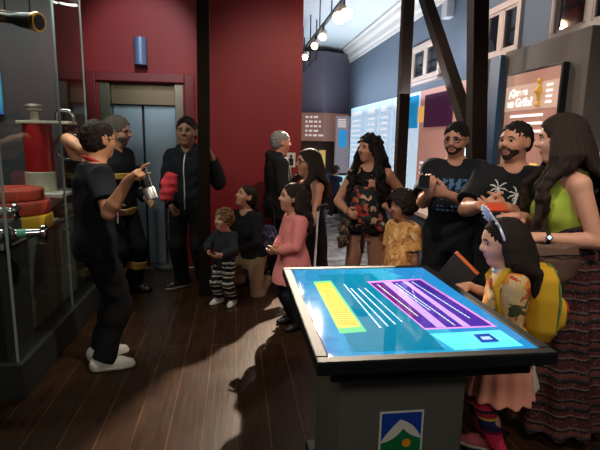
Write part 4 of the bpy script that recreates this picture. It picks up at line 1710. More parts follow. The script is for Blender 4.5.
pq('cyan_band', [(430, 333), (500, 329), (524, 345), (455, 349)], smat('screen_lightcyan', (80, 200, 236), .95), 1)
# rows of small words, read from the table's far side
M_swr = smat('screen_white_text', (190, 225, 235), .9)
tw_ = MB()
rn = random.Random(5)


def srow(p0, p1, hgt=.012):
    u0, v0 = uv_at(*p0)
    u1, v1 = uv_at(*p1)
    L_ = math.hypot((u1 - u0) * sw_, (v1 - v0) * sl_)
    dx, dy = (u1 - u0) * sw_ / L_, (v1 - v0) * sl_ / L_
    t_ = 0
    while t_ < L_:
        w_ = min(rn.uniform(.006, .022), L_ - t_)
        a_ = spt(u0, v0, 5)
        x_, y_ = a_[0] + dx * t_, a_[1] + dy * t_
        nx, ny = -dy * hgt / 2, dx * hgt / 2
        tw_.add([(x_ - nx, y_ - ny, a_[2]), (x_ + dx * w_ - nx, y_ + dy * w_ - ny, a_[2]), (x_ + dx * w_ + nx, y_ + dy * w_ + ny, a_[2]), (x_ + nx, y_ + ny, a_[2])], [(0, 1, 2, 3)])
        t_ += w_ + .005


def row_part():
    global tw_
    tw_.build('screen_text', M_swr, tt, world=True)
    tw_ = MB()


for k in range(4):
    srow((344 + 7 * k, 284 + (4 if k else 0)), (381 + 7.2 * k, 328 - (2 * k)), .008 if k < 3 else .006)
    row_part()
for a_, b_ in (((377, 284), (418, 316)), ((396, 283), (455, 325)), ((412, 281.5), (470, 318)), ((395, 285), (430, 310))):
    srow(a_, b_, .006)
    row_part()
ds = MB()
for k in range(22):                                # yellow drawing strokes
    u0, v0 = uv_at(316 + k * 1.15 + rn.uniform(-1, 1), 284 + k * 1.9)
    u1, v1 = uv_at(329 + k * 1.4 + rn.uniform(-1, 1), 283 + k * 1.95)
    a_, b_ = Vector(spt(u0, v0, 5)), Vector(spt(u1, v1, 5))
    n2 = (b_ - a_).cross(Vector((0, 0, 1))).normalized() * .003
    ds.add([a_ - n2, b_ - n2, b_ + n2, a_ + n2], [(0, 1, 2, 3)])
ds.build('drawing', smat('screen_orange', (214, 150, 50), .8), tt, world=True)
# pedestal with the municipal emblem
bx0 = W(340, 410, 1.66)[0]
bx1 = W(464, 410, 1.66)[0]
by0_, by1_ = 1.66, 2.2
MB().box((bx0, by0_, 0), (bx1, by1_, ZTB - .10)).build('pedestal', M_ped, tt, bevel=.008, world=True)
MB().box((bx0 - .04, by0_ - .04, 0), (bx1 + .04, by1_ + .04, .06)).build('foot', M_black, tt, bevel=.008, world=True)
q0, q1 = W(380, 411, 1.66), W(424, 410, 1.66)
ex0, ex1, ez1 = q0[0], q1[0], (q0[2] + q1[2]) / 2
ew = ex1 - ex0
eh = ew * 1.12
Yf = by0_ - .001


def emb(name, poly, m, k):
    return MB().prism([(x_, z_) for x_, z_ in poly], .0015 + .0006 * k, (ex0, Yf, ez1 - eh), (ew, 0, 0), (0, 0, eh)).build(name, m, tt, world=True)


M_ew = mat('emblem_white', (216, 214, 200), .5)
emb('emblem_plate', [(0, 0), (1, 0), (1, 1), (0, 1)], M_ew, 0)
emb('emblem_sky', [(.045, .04), (.955, .04), (.955, .96), (.045, .96)], mat('emblem_blue', (22, 62, 160), .5), 1)


def arc(p0, p1, bulge, n=10):
    out = []
    for i in range(n + 1):
        t_ = i / n
        x_, y_ = p0[0] + (p1[0] - p0[0]) * t_, p0[1] + (p1[1] - p0[1]) * t_
        l_ = math.hypot(p1[0] - p0[0], p1[1] - p0[1])
        nx, ny = -(p1[1] - p0[1]) / l_, (p1[0] - p0[0]) / l_
        o_ = bulge * 4 * t_ * (1 - t_)
        out.append((x_ + nx * o_, y_ + ny * o_))
    return out


emb('emblem_snow', [(.045, .04), (.955, .04)] + arc((.955, .42), (.47, .82), -.07) + arc((.47, .82), (.045, .36), -.02)[1:], M_ew, 2)
emb('emblem_hill', [(.045, .04), (.955, .04)] + arc((.955, .40), (.54, .62), .035) + arc((.54, .62), (.045, .33), .06)[1:], mat('emblem_green', (10, 112, 62), .5), 3)
emb('emblem_sun', [(.63 + .1 * math.cos(R(a_)), .31 + .09 * math.sin(R(a_))) for a_ in range(0, 360, 15)], mat('emblem_orange', (236, 150, 30), .5), 4)

# small exhibit at the right edge of the picture
q = W(592, 190, 2.98)
pd = tag(MB().box((q[0] - .12, 2.82, 0), (q[0] + .16, 3.0, 1.22)).box((q[0] - .14, 2.80, 1.22), (q[0] + .18, 3.02, 1.26)).build('display_pedestal', mat('pedestal_dark', (40, 38, 38), .5), bevel=.006),
         'dark display pedestal at the right edge behind the woman in lime green', 'pedestal')
ex_ = empty('brass_pump', (q[0] + .02, 2.91, 1.26), 'brass pump with a glowing pink tube on the pedestal at the right edge', 'pump')
MB().lathe([(.07, 0), (.07, .02), (.035, .05), (.04, .14), (.055, .17), (.05, .20), (.02, .22)], (q[0] + .02, 2.91, 1.26), n=24).build('body', M_brass, ex_, smooth=True, world=True)
MB().tube([(q[0] + .02 + .10 * math.cos(R(a_)), 2.91, 1.42 + .09 * math.sin(R(a_))) for a_ in range(0, 360, 20)], .012, 8, closed=True).build('ring', M_brass, ex_, smooth=True, world=True)
MB().tube([(q[0] - .07, 2.91, 1.53), (q[0] + .05, 2.91, 1.55), (q[0] + .17, 2.91, 1.54)], .016, 10).build('tube', mat('pink_tube', (240, 170, 150), .3, emit=1.2), ex_, smooth=True, world=True)
# ------------------------------------------------------------------ materials of cloth and hair
def cloth(name, rgb, rough=.85, vary=.12, bump=.08):
    return mat(name, rgb, rough, vary=vary, vscale=9, bump=bump, bscale=120, spec=.25)


def hairm(name, rgb):
    return mat(name, rgb, .72, vary=.5, vscale=34, bump=.6, bscale=70, stretch=(3, 3, .35), spec=.22)


H_black = hairm('hair_black', (16, 12, 11))
H_dark = hairm('hair_dark_brown', (34, 24, 19))
H_brown = hairm('hair_brown', (58, 38, 28))
H_fair = hairm('hair_fair_brown', (122, 88, 58))
H_grey = hairm('hair_grey', (122, 120, 118))
H_salt = hairm('hair_salt_pepper', (92, 84, 76))
C_black = cloth('cloth_black', (20, 20, 22))
C_jet = cloth('cloth_jet', (13, 13, 15))
C_navy = cloth('cloth_navy', (21, 24, 33))
C_denim = cloth('cloth_dark_denim', (30, 34, 44))
C_charc = cloth('cloth_charcoal', (44, 44, 48))
M_refl = mat('reflective_yellow_tape', (206, 170, 84), .5)
M_silver = mat('reflective_silver_tape', (184, 184, 172), .45)
M_sole = mat('white_rubber', (206, 204, 192), .6)
M_whiteshoe = mat('white_canvas', (214, 210, 196), .7)
M_blackshoe = mat('black_leather', (16, 15, 15), .4)


def pattern(name, base, cols, scale=18.0, stretch=(1, 1, 1), rough=.8, kind='voronoi'):
    m = mat(name, base, rough, spec=.25)
    nt, N, L, b = nodes_of(m)
    tc = N.new('ShaderNodeTexCoord')
    mp = N.new('ShaderNodeMapping')
    mp.inputs['Scale'].default_value = stretch
    L.new(tc.outputs['Object'], mp.inputs['Vector'])
    n0 = N.new('ShaderNodeTexNoise')
    n0.inputs['Scale'].default_value = scale * .7
    n0.inputs['Detail'].default_value = 3
    L.new(mp.outputs['Vector'], n0.inputs['Vector'])
    v = N.new('ShaderNodeTexVoronoi')
    v.inputs['Scale'].default_value = scale
    mxv = N.new('ShaderNodeMix'); mxv.data_type = 'VECTOR'; mxv.inputs[0].default_value = .12
    L.new(mp.outputs['Vector'], mxv.inputs[4]); L.new(n0.outputs['Color'], mxv.inputs[5])
    L.new(mxv.outputs[1], v.inputs['Vector'])
    sep = N.new('ShaderNodeSeparateColor')
    L.new(v.outputs['Color'], sep.inputs[0])
    stops = [(i / len(cols), c) for i, c in enumerate(cols)]
    r = ramp(nt, stops, True)
    L.new(sep.outputs[0], r.inputs['Fac'])
    edge = N.new('ShaderNodeMath'); edge.operation = 'LESS_THAN'; edge.inputs[1].default_value = .55
    sc = N.new('ShaderNodeMath'); sc.operation = 'MULTIPLY'; sc.inputs[1].default_value = 1.0
    L.new(v.outputs['Distance'], sc.inputs[0]); L.new(sc.outputs[0], edge.inputs[0])
    mx = N.new('ShaderNodeMix'); mx.data_type = 'RGBA'
    L.new(edge.outputs[0], mx.inputs[0])
    mx.inputs[6].default_value = (*lin(base), 1)
    L.new(r.outputs['Color'], mx.inputs[7])
    L.new(mx.outputs[2], b.inputs['Base Color'])
    return m


def bands(name, stops, zlen, rough=.85, wob=.0, motif=None, wscale=6, z0=0.0):
    """horizontal bands repeating every zlen metres, optionally with a small woven motif"""
    m = mat(name, (128, 128, 128), rough, spec=.2)
    nt, N, L, b = nodes_of(m)
    tc = N.new('ShaderNodeTexCoord')
    sx = N.new('ShaderNodeSeparateXYZ')
    L.new(tc.outputs['Object'], sx.inputs[0])
    src = sx.outputs['Z']
    if wob:
        n = N.new('ShaderNodeTexNoise'); n.inputs['Scale'].default_value = wscale; n.inputs['Detail'].default_value = 2
        L.new(tc.outputs['Object'], n.inputs['Vector'])
        ma = N.new('ShaderNodeMath'); ma.operation = 'MULTIPLY_ADD'; ma.inputs[1].default_value = wob
        L.new(n.outputs['Fac'], ma.inputs[0]); L.new(src, ma.inputs[2])
        src = ma.outputs[0]
    d = N.new('ShaderNodeMath'); d.operation = 'DIVIDE'; d.inputs[1].default_value = zlen
    ad = N.new('ShaderNodeMath'); ad.operation = 'ADD'; ad.inputs[1].default_value = z0
    L.new(src, ad.inputs[0]); L.new(ad.outputs[0], d.inputs[0])
    fr = N.new('ShaderNodeMath'); fr.operation = 'FRACT'
    L.new(d.outputs[0], fr.inputs[0])
    r = ramp(nt, stops, True)
    L.new(fr.outputs[0], r.inputs['Fac'])
    out = r.outputs['Color']
    if motif:
        v = N.new('ShaderNodeTexVoronoi'); v.inputs['Scale'].default_value = motif[0]
        L.new(tc.outputs['Object'], v.inputs['Vector'])
        lt = N.new('ShaderNodeMath'); lt.operation = 'LESS_THAN'; lt.inputs[1].default_value = motif[1]
        L.new(v.outputs['Distance'], lt.inputs[0])
        mx = N.new('ShaderNodeMix'); mx.data_type = 'RGBA'
        L.new(lt.outputs[0], mx.inputs[0]); L.new(out, mx.inputs[6])
        mx.inputs[7].default_value = (*lin(motif[2]), 1)
        out = mx.outputs[2]
    L.new(out, b.inputs['Base Color'])
    return m


def dbg(f, tagname):
    a = pix(f.wor(f.hp(0, -.05, .52)))
    c = pix(f.wor(f.hp(0, .25, -.5)))
    ft = pix(f.wor([0, 0, 0]))
    s_ = ' '.join('%s(%d,%d)' % (k, *pix(f.wor(f.Wr[k]))) for k in f.Wr) + ' ' + ' '.join('sh%s(%d,%d)' % (k, *pix(f.wor(f.S[k]))) for k in f.S)
    print('FIG %-10s top(%d,%d) chin(%d,%d) foot(%d,%d) %s' % (tagname, *a, *c, *ft, s_))


def wrap_band(f, name, z_or_pts, r, m, parent=None, hgt=.04, flat=1.35):
    """a tape ring round a limb: two points along the limb"""
    a, b = z_or_pts
    B = Blob(.006)
    B.cc(a, b, r, r, k=0)
    return f._emit(name, B, [m], parent)


# ------------------------------------------------------------------ 1 the presenter
f = Fig(95, 3.35, 1.69, 60, 'man with a red lanyard pointing with a raised arm beside the glass showcase', skin=(196, 138, 102), h=.006,
        feet={'R': (.10, .02), 'L': (-.10, .05)}, footyaw=(18, 2), yaw=-14, pitch=0, lean=3, head=.138, lips=(158, 100, 82))
f.arm('R', W(128, 181, 2.98), f.dirl((-.1, -.3, -1)), 'point', world=True, d=f.dirl(W(146, 163, 2.93) - W(128, 181, 2.98)), n=f.dirl((.45, .1, -1)))
f.arm('L', W(82, 150, 3.42), f.dirl((-.45, 1, -.6)), 'grip', world=True, n=f.dirl((1, -.3, 0)))
f.body(); dbg(f, 'presenter')
M_sh1 = cloth('tshirt_black_cotton', (18, 19, 24))
f.shirt('t_shirt', M_sh1, hem=-.16, sleeve=.72, grow=.012, loose=1.08, amp=.008, armgrow=.022)
f.trousers('trousers', C_jet, end=.99, flare=.012, grow=.014, amp=.008)
f.shoes(M_whiteshoe, M_sole)
f.hair(H_dark, vol=.045, low=-.22, front=.28, slope=.5, top=.02)
f.glasses(M_black)
M_lan = mat('red_lanyard_strap', (186, 30, 34), .6)
pts = []
for k in range(21):
    a = R(360 * k / 20)
    pts.append(f.nb + f.r * .072 * math.sin(a) + f.f * (.072 * math.cos(a)) + f.u * (.012 - .03 * math.cos(a)))
ln = MB().tube(pts[:-1], .011, 8, closed=True)
for sg in (1, -1):
    p0 = f.nb + f.r * .05 * sg + f.f * .07 - f.u * .03
    ln.tube([p0, f.nb + f.r * .02 * sg + f.f * .125 - f.u * .16, f.nb + f.f * .137 - f.u * .30], .007, 6)
ln.build('lanyard', M_lan, f.root, smooth=True)
MB().box((-.03, -.003, -.05), (.03, .003, .05), M=Matrix.Translation(f.nb + f.f * .14 - f.u * .36)).build('badge', M_white, f.root, bevel=.003)
# the thing in his hand: black cylinder with a silver end
a, b = W(140, 166, 3.0), W(152, 199, 2.98)
tl = empty('hand_torch', tuple(a), 'black cylinder with a silver end held in the pointing hand of the presenter', 'torch')
d_ = (b - a)
MB().tube([a, a + d_ * .66], .030, 20).build('barrel', M_black, tl, smooth=True, world=True)
MB().tube([a + d_ * .66, a + d_ * .70, a + d_], [.032, .037, .037], 20).build('silver_end', mat('satin_silver', (200, 198, 190), .35, metal=.7), tl, smooth=True, world=True)
MB().tube([a - d_ * .03, a], .02, 16).build('cap', M_darkmetal, tl, smooth=True, world=True)
PRES = f

# ------------------------------------------------------------------ 2 the fireman
f = Fig(118, 4.93, 1.78, 118, 'bearded man in a dark firefighter uniform with yellow reflective bands', skin=(190, 140, 110), h=.008, build=1.05, head=.152,
        feet={'R': (.12, .0), 'L': (-.13, .08)}, footyaw=(20, -12), yaw=-22, pitch=-6)
f.arm('R', f.pel + np.array([.24, .14, .04]), None, 'relaxed').arm('L', f.pel + np.array([-.22, .2, .06]), None, 'relaxed')
f.body(); dbg(f, 'fireman')
M_fire = cloth('fire_uniform_navy', (22, 24, 30))
j = f.shirt('uniform_jacket', M_fire, hem=-.2, sleeve=1.9, grow=.022, loose=1.14, hood=False, amp=.006, neck=4)
t = f.trousers('uniform_trousers', M_fire, end=.95, grow=.022, flare=.02)
f.shoes(M_blackshoe, high=.06, name='boot')
f.hair(H_salt, vol=.05, low=-.16, front=.30, slope=.5, top=.03)
f.beard(H_salt)
f.glasses(M_black)


def ringloft(f, name, t0, t1, grow, m, parent, loose=1.14):
    B = Blob(.008)
    tb = [(t, w * f.build * f.H * loose, d * f.build * f.H * loose, o * f.H) for t, w, d, o in f.table]
    ts = [r[0] for r in tb]
    rows = [(t,) + tuple(np.interp(t, ts, [r[j] for r in tb]) for j in (1, 2, 3)) for t in (t0, (t0 + t1) / 2, t1)]
    B.loft(f.pel, f.nb, f.r, f.f, rows, k=0, grow=grow)
    return f._emit(name, B, [m], parent)


ringloft(f, 'reflective_band', -.15, -.03, .031, M_refl, j)
ringloft(f, 'reflective_band', .50, .60, .031, M_refl, j)
for k in 'RL':
    wrap_band(f, 'reflective_band', (f.E[k] + (f.Wr[k] - f.E[k]) * .45, f.E[k] + (f.Wr[k] - f.E[k]) * .65), .068, M_refl, j)
    wrap_band(f, 'reflective_band', (f.K[k] + (f.A[k] - f.K[k]) * .32, f.K[k] + (f.A[k] - f.K[k]) * .50), .112, M_refl, t)
# ------------------------------------------------------------------ 3 man in the black jacket
f = Fig(190, 5.12, 1.79, 192, 'man in a black hooded jacket standing against the timber post before the elevator', skin=(150, 104, 80), h=.008, build=1.0, head=.155,
        feet={'R': (.09, .03), 'L': (-.13, -.02)}, footyaw=(42, -20), yaw=-4, pitch=3)
f.arm('R', W(172, 207, 4.95), np.array([1, -.5, -.8]), 'grip', world=True, n=f.dirl((.6, -.2, -.3)))
f.arm('L', W(212, 158, 4.93), np.array([-.55, -.2, -1.5]), 'relaxed', world=True, n=f.dirl((-1, 0, 0)), d=f.dirl((-.3, -.1, 1)))
f.body(); dbg(f, 'blackjkt')
M_jkt = cloth('jacket_black', (24, 25, 31))
jo = f.shirt('hooded_jacket', M_jkt, hem=-.24, sleeve=1.93, grow=.024, loose=1.12, hood=True, amp=.008)
z0, z1 = f.pel[2] - .05, f.nb[2] - .04
zb = MB()
fy0 = .075 * f.H * 1.12 + .055
f.decal('zip', jo, M_silver, (z0 + z1) / 2, .012, z1 - z0, lambda u, v: True, n=2)
f.trousers('trousers', C_jet, grow=.014, flare=.012, end=.99)
f.shoes(M_blackshoe, mat('grey_rubber', (150, 146, 140), .6))
f.hair(H_black, vol=.035, low=-.1, front=.30, slope=.45, top=.03)

# stanchion with red cap hung on it
q = G(168, 267)
st = empty('barrier_post', (q[0], q[1], 0), 'slim chrome barrier post on a round base before the elevator', 'barrier post')
MB().lathe([(.16, 0), (.16, .012), (.13, .03), (.03, .04)], q, n=32).build('base', M_steel, st, smooth=True, world=True)
MB().tube([(q[0], q[1], .03), (q[0], q[1], .86)], .019, 16).build('pole', M_chrome, st, smooth=True, world=True)
MB().lathe([(.022, 0), (.03, .01), (.03, .04), (.02, .055)], (q[0], q[1], .86), n=20).build('cap', M_chrome, st, smooth=True, world=True)
p = W(169, 189, 4.78)
B = Blob(.008)
B.el((0, 0, .03), np.eye(3), (.075, .06, .115), k=0)
B.el((.03, 0, .10), np.eye(3), (.06, .05, .06), k=.04)
B.el((-.03, -.01, -.05), np.eye(3), (.055, .05, .075), k=.04)
B.noise = lambda x, y, z: .006 * np.sin(60 * x + 30 * z) + .004 * np.sin(80 * z)
pos, qq = B.mesh()
cp_ = npmesh('cap', pos, qq, [cloth('red_pink_cloth', (216, 66, 76))])
cp_.location = tuple(p)
tag(cp_, 'bunched red cloth cap held by the man in the black jacket', 'cap')

# ------------------------------------------------------------------ 4 toddler
f = Fig(225, 4.55, .93, 214, 'toddler with fair curly hair in a dark sweater and patterned trousers', skin=(196, 144, 116), child=True, head=.205, leg=.45, h=.006,
        feet={'R': (.075, .02), 'L': (-.075, .0)}, footyaw=(15, -10), yaw=18, pitch=6, lips=(178, 96, 90))
f.arm('R', f.pel + np.array([.075, .155, .12]), np.array([1, -.4, -.3]), 'relaxed').arm('L', f.pel + np.array([-.06, .155, .11]), np.array([-1, -.4, -.3]), 'relaxed')
f.body(); dbg(f, 'toddler')
f.shirt('sweater', cloth('sweater_dark_grey', (42, 42, 47)), hem=-.16, sleeve=1.85, grow=.016, loose=1.08, amp=.003)
f.trousers('trousers', bands('toddler_zigzag', [(0, (24, 24, 26)), (.22, (196, 190, 176)), (.34, (30, 30, 32)), (.52, (120, 116, 104)), (.64, (200, 196, 184)), (.8, (22, 22, 24))], .095,
                             motif=(46, .30, (26, 26, 28)), wob=.03, wscale=22), end=.93, grow=.018, flare=.004)
f.shoes(M_whiteshoe, M_sole)
f.hair(H_fair, vol=.05, low=-.2, front=.27, slope=.5, curls=90, curl_r=.085, seed=5)

# ------------------------------------------------------------------ 5 crouching woman
f = Fig(250, 5.06, 1.64, 218, 'woman crouching behind the toddler, in a black top and tan trousers', skin=(186, 132, 104), female=True, h=.008,
        pelvis=.33, lean=8, head=.14, feet={'R': (.10, .02), 'L': (-.10, -.16)}, footyaw=(10, 0), yaw=28, pitch=22,
        kneepole={'R': (.25, 1, .7), 'L': (-.3, 1, -.15)})
f.arm('R', f.pel + np.array([.12, .36, .14]), np.array([1, -.3, -.6]), 'relaxed').arm('L', f.pel + np.array([-.08, .36, .12]), np.array([-1, -.3, -.6]), 'relaxed')
f.body(); dbg(f, 'croucher')
f.shirt('black_top', C_black, hem=.06, sleeve=1.8, grow=.012, loose=1.05, amp=.004)
f.trousers('trousers', cloth('tan_trousers', (140, 112, 86)), grow=.014, end=.95)
f.shoes(M_blackshoe)
f.hair(H_dark, vol=.035, low=-.3, front=.29, slope=.35,
       strands=f.long_strands(.42, 150, 215, 7, wave=.008, r=.06, back=.10))
# pale denim bag beside her
q = W(268, 240, 5.1)
B = Blob(.008)
B.el((0, 0, 0), np.eye(3), (.10, .07, .17), power=3, k=0)
pos, qq = B.mesh()
bg = empty('shoulder_bag', tuple(q), 'dark blue patterned bag at the side of the crouching woman', 'bag')
npmesh('pouch', pos, qq, [pattern('bag_blue_print', (44, 48, 70), [(70, 76, 110), (120, 112, 140), (40, 42, 60)], 26)], None, bg)
MB().tube([(-.07, 0, .14), (-.1, .02, .32), (0, .03, .46), (.06, 0, .32), (.07, 0, .14)], .011, 8).build('strap', C_black, bg, smooth=True)

# ------------------------------------------------------------------ 6 girl in pink
f = Fig(294, 3.92, 1.24, 252, 'girl with dark shoulder-length hair in a pink long-sleeved tunic', skin=(190, 134, 106), child=True, head=.19, leg=.485, h=.006,
        yaw=14, pitch=8, lips=(176, 96, 92))
f.arm('R', f.pel + np.array([.02, .155, .10]), np.array([1, -.5, -.5]), 'relaxed').arm('L', f.pel + np.array([-.03, .17, .09]), np.array([-1, -.5, -.5]), 'relaxed')
f.body(); dbg(f, 'pinkgirl')
M_pink = cloth('pink_jersey', (208, 122, 118))
CH_T = [(-.6, .145, .145, 0), (-.4, .135, .13, 0), (-.2, .122, .112, 0), (-.05, .112, .10, 0), (.1, .10, .088, 0)] + [(t, w, d, o) for t, w, d, o in CHILD[3:]]
f.shirt('pink_tunic', M_pink, hem=-.5, sleeve=1.8, grow=.014, table=CH_T, amp=.005)
f.trousers('leggings', C_navy, grow=.006, end=.98)
f.shoes(M_blackshoe)
f.hair(H_dark, vol=.04, low=-.42, front=.30, slope=.12, strands=f.long_strands(.33, 85, 275, 22, wave=.008, freq=30, r=.075, back=.075, flare=.06))

# ------------------------------------------------------------------ 7 grey-haired man
f = Fig(277, 5.35, 1.68, 78, 'grey-haired man in black clothes standing by the end of the red wall', skin=(190, 128, 104), h=.009, build=1.0, yaw=2, head=.14)
f.hang('L').arm('R', f.pel + np.array([.2, .22, .12]), None, 'relaxed')
f.body(); dbg(f, 'greyman')
f.shirt('black_jacket', C_black, hem=-.24, sleeve=1.9, grow=.022, loose=1.1, hood=True)
f.trousers('trousers', C_jet, grow=.012)
f.shoes(M_blackshoe)
f.hair(H_grey, vol=.04, low=-.15, front=.28, slope=.5)

# ------------------------------------------------------------------ 8 woman with glasses and cane
f = Fig(309, 4.35, 1.51, 248, 'woman with long wavy dark hair and glasses in a black sleeveless dress', skin=(180, 124, 98), female=True, h=.007, build=1.04, yaw=12, pitch=4, head=.16)
f.hang('R').arm('L', f.S['L'] + np.array([-.03, .12, -.29]) * f.H, (-.4, -1, -.1), 'grip')
f.body(); dbg(f, 'cane')
f.shirt('black_dress_top', C_jet, hem=-.1, grow=.010, tank=True, open_neck=.008)
zh = f.pel[2]
f.skirt('black_skirt', C_jet, [(.22, .21, .19), (.55, .19, .17), (zh, .185, .145), (zh + .18, .15, .115), (zh + .24, .14, .10)], amp=.005)
f.shoes(M_blackshoe)
f.hair(H_dark, vol=.05, low=-.42, front=.30, slope=.1, strands=f.long_strands(.46, 65, 295, 26, wave=.016, freq=34, r=.07, back=.075, flare=.14, front=[(65, 100), (262, 295)]))
f.glasses(M_black)
a, b = W(318, 211, 4.04), W(312, 300, 4.0)
b[2] = 0
cn = empty('walking_cane', tuple(b), 'white walking cane leaning down beside the woman in the black dress', 'cane')
MB().tube([b, a], .010, 12).build('shaft', M_white, cn, smooth=True, world=True)
MB().tube([a, a + np.array([0, 0, .03]), a + np.array([.04, 0, .055]), a + np.array([.09, 0, .05])], .014, 12).build('handle', M_black, cn, smooth=True, world=True)

# ------------------------------------------------------------------ 9 far child
f = Fig(332, 9.8, 1.08, 62, 'small child in dark blue reaching toward the glowing showcase at the far end', skin=(180, 128, 100), child=True, head=.18, leg=.47, h=.01, lean=4,
        feet={'R': (.06, -.12), 'L': (-.06, .14)})
f.arm('R', np.array([.10, .34, .80]), None, 'relaxed').arm('L', np.array([-.10, .30, .76]), None, 'relaxed')
f.body(); dbg(f, 'farchild')
f.shirt('jacket', cloth('jacket_dark_blue', (32, 40, 62)), hem=-.2, sleeve=1.9, grow=.02, loose=1.1)
f.trousers('trousers', C_denim, grow=.016)
f.shoes(M_sole)
f.hair(H_brown, vol=.05, low=-.2, front=.29)

# ------------------------------------------------------------------ 10 mother with carrier
f = Fig(367, 4.0, 1.64, 207, 'woman with long curly black hair wearing a floral baby carrier, in brown leggings', skin=(176, 120, 92), female=True, h=.007, build=1.06, yaw=38, pitch=2,
        feet={'R': (.10, .02), 'L': (-.11, -.01)})
f.arm('R', W(348, 212, 3.87), np.array([1, -.6, -.8]), 'grip', world=True)
f.arm('L', W(385, 206, 3.90), np.array([-.8, -.9, -.8]), 'relaxed', world=True, d=f.dirl((.8, -.3, -.25)), n=f.dirl((.1, -.1, -1)))
f.body(); dbg(f, 'mother')
f.shirt('black_vest', C_jet, hem=-.08, grow=.010, tank=True, open_neck=.006)
f.trousers('brown_leggings', cloth('brown_leggings', (134, 96, 76)), grow=.006, end=.96, flare=0)
f.shoes(M_blackshoe)
f.hair(H_black, vol=.055, low=-.42, front=.30, slope=.1, curls=60, curl_r=.09,
       strands=f.long_strands(.52, 62, 298, 30, wave=.022, freq=44, r=.085, back=.10, flare=.22, front=[(62, 96), (262, 298)], taper=.2))
cw = f.wor(f.pel + (f.nb - f.pel) * .40 + f.f * .15)
bc = empty('baby_carrier', tuple(cw), 'dark baby carrier with red and cream flowers strapped on the chest of the curly-haired woman', 'baby carrier', rz=-f.a)
B = Blob(.007)
B.loft((0, 0, -.19), (0, 0, .17), (1, 0, 0), (0, 1, 0), [(0, .075, .07, -.02), (.3, .11, .10), (.7, .11, .105), (1, .09, .075)], k=0)
for sg in (1, -1):
    B.rc((.1 * sg, 0, -.08), (.15 * sg, .03, -.16), .055, .045, k=.03)
pos, qq = B.mesh()
npmesh('pouch', pos, qq, [pattern('carrier_flowers', (24, 26, 26), [(20, 22, 22), (150, 40, 40), (28, 40, 34), (176, 140, 110), (26, 30, 28), (44, 70, 56), (160, 84, 70)], 24)], None, bc)
st_ = MB()
for sg in (1, -1):
    st_.tube([(.10 * sg, -.02, .13), (.13 * sg, -.06, .25), (.10 * sg, -.14, .315), (.09 * sg, -.22, .27)], [.024, .028, .026, .02], 10)
st_.build('shoulder_strap', C_black, bc, smooth=True)
wb_ = MB()
rg = [(.185 * math.sin(R(a_)), -.14 + .155 * math.cos(R(a_)), -.205) for a_ in range(0, 360, 15)]
wb_.tube(rg, .022, 8, closed=True)
wb_.tube([(.0, .03, -.2), (.01, .035, -.32), (.0, .03, -.40)], .012, 8)
wb_.build('waist_belt', C_jet, bc, smooth=True)
bw_l = f.pel + (f.nb - f.pel) * .40 + f.f * .15
bp = f.wor(bw_l + np.array([0, .035, .0]))
g = Fig(0, 0, .60, 27, 'baby with black hair carried in the floral carrier on the curly-haired woman', skin=(180, 128, 100), child=True, head=.25, leg=.4, h=.007, pelvis=.04,
        xy=(0, 0), feet={'R': (.12, .06, .02), 'L': (-.12, .06, .02)}, yaw=60, pitch=-15)
g.xy = (bp[0], bp[1])
g.arm('R', g.S['R'] + np.array([.03, .09, -.06])).arm('L', g.S['L'] + np.array([-.03, .09, -.06]))
g.body()
g.hair(H_black, vol=.035, low=-.3, front=.27, slope=.4)
g.shirt('baby_suit', C_charc, hem=-.1, sleeve=1.8, grow=.008)
g.root.location = (bp[0], bp[1], cw[2] - .125)
# bag carried in her hand
q = W(344, 228, 3.83)
hb_ = empty('cloth_bag', tuple(q), 'dark patterned drawstring bag hanging from the hand of the curly-haired woman', 'bag')
B = Blob(.007)
B.el((0, 0, -.03), np.eye(3), (.045, .04, .11), k=0, power=2.5)
B.el((-.015, 0, -.12), np.eye(3), (.04, .035, .05), k=.03)
B.noise = lambda x, y, z: .006 * np.sin(70 * z + 40 * x)
pos, qq = B.mesh()
npmesh('pouch', pos, qq, [pattern('bag_camouflage', (52, 42, 34), [(30, 26, 24), (90, 70, 54), (52, 46, 38), (120, 96, 76)], 40)], None, hb_)
MB().tube([(0, 0, .06), (.02, 0, .11), (.035, 0, .16)], .009, 8).build('strap', C_black, hb_, smooth=True)

# ------------------------------------------------------------------ 11 boy with the curly head
f = Fig(402, 3.62, 1.19, 240, 'boy with a big round head of dark curls in a yellow patterned shirt', skin=(158, 104, 76), child=True, head=.165, leg=.48, h=.006, yaw=14, pitch=2, lips=(150, 84, 76))
f.hang('L').hang('R')
f.body(); dbg(f, 'boy')
f.shirt('printed_shirt', pattern('shirt_yellow_print', (210, 150, 84), [(206, 146, 84), (226, 176, 108), (190, 110, 60), (214, 160, 96), (150, 96, 60), (234, 196, 140)], 34), hem=-.3, sleeve=.85, grow=.016, loose=1.14, amp=.004,
        table=[(-.4, .10, .088, 0)] + [r_ for r_ in CHILD], armgrow=.02)
f.trousers('trousers', C_denim, grow=.012)
f.shoes(M_blackshoe)
f.hair(H_dark, vol=.14, low=-.30, front=.27, slope=.30, curls=260, curl_r=.11, seed=8, top=.02, face=.52, fy=.50)

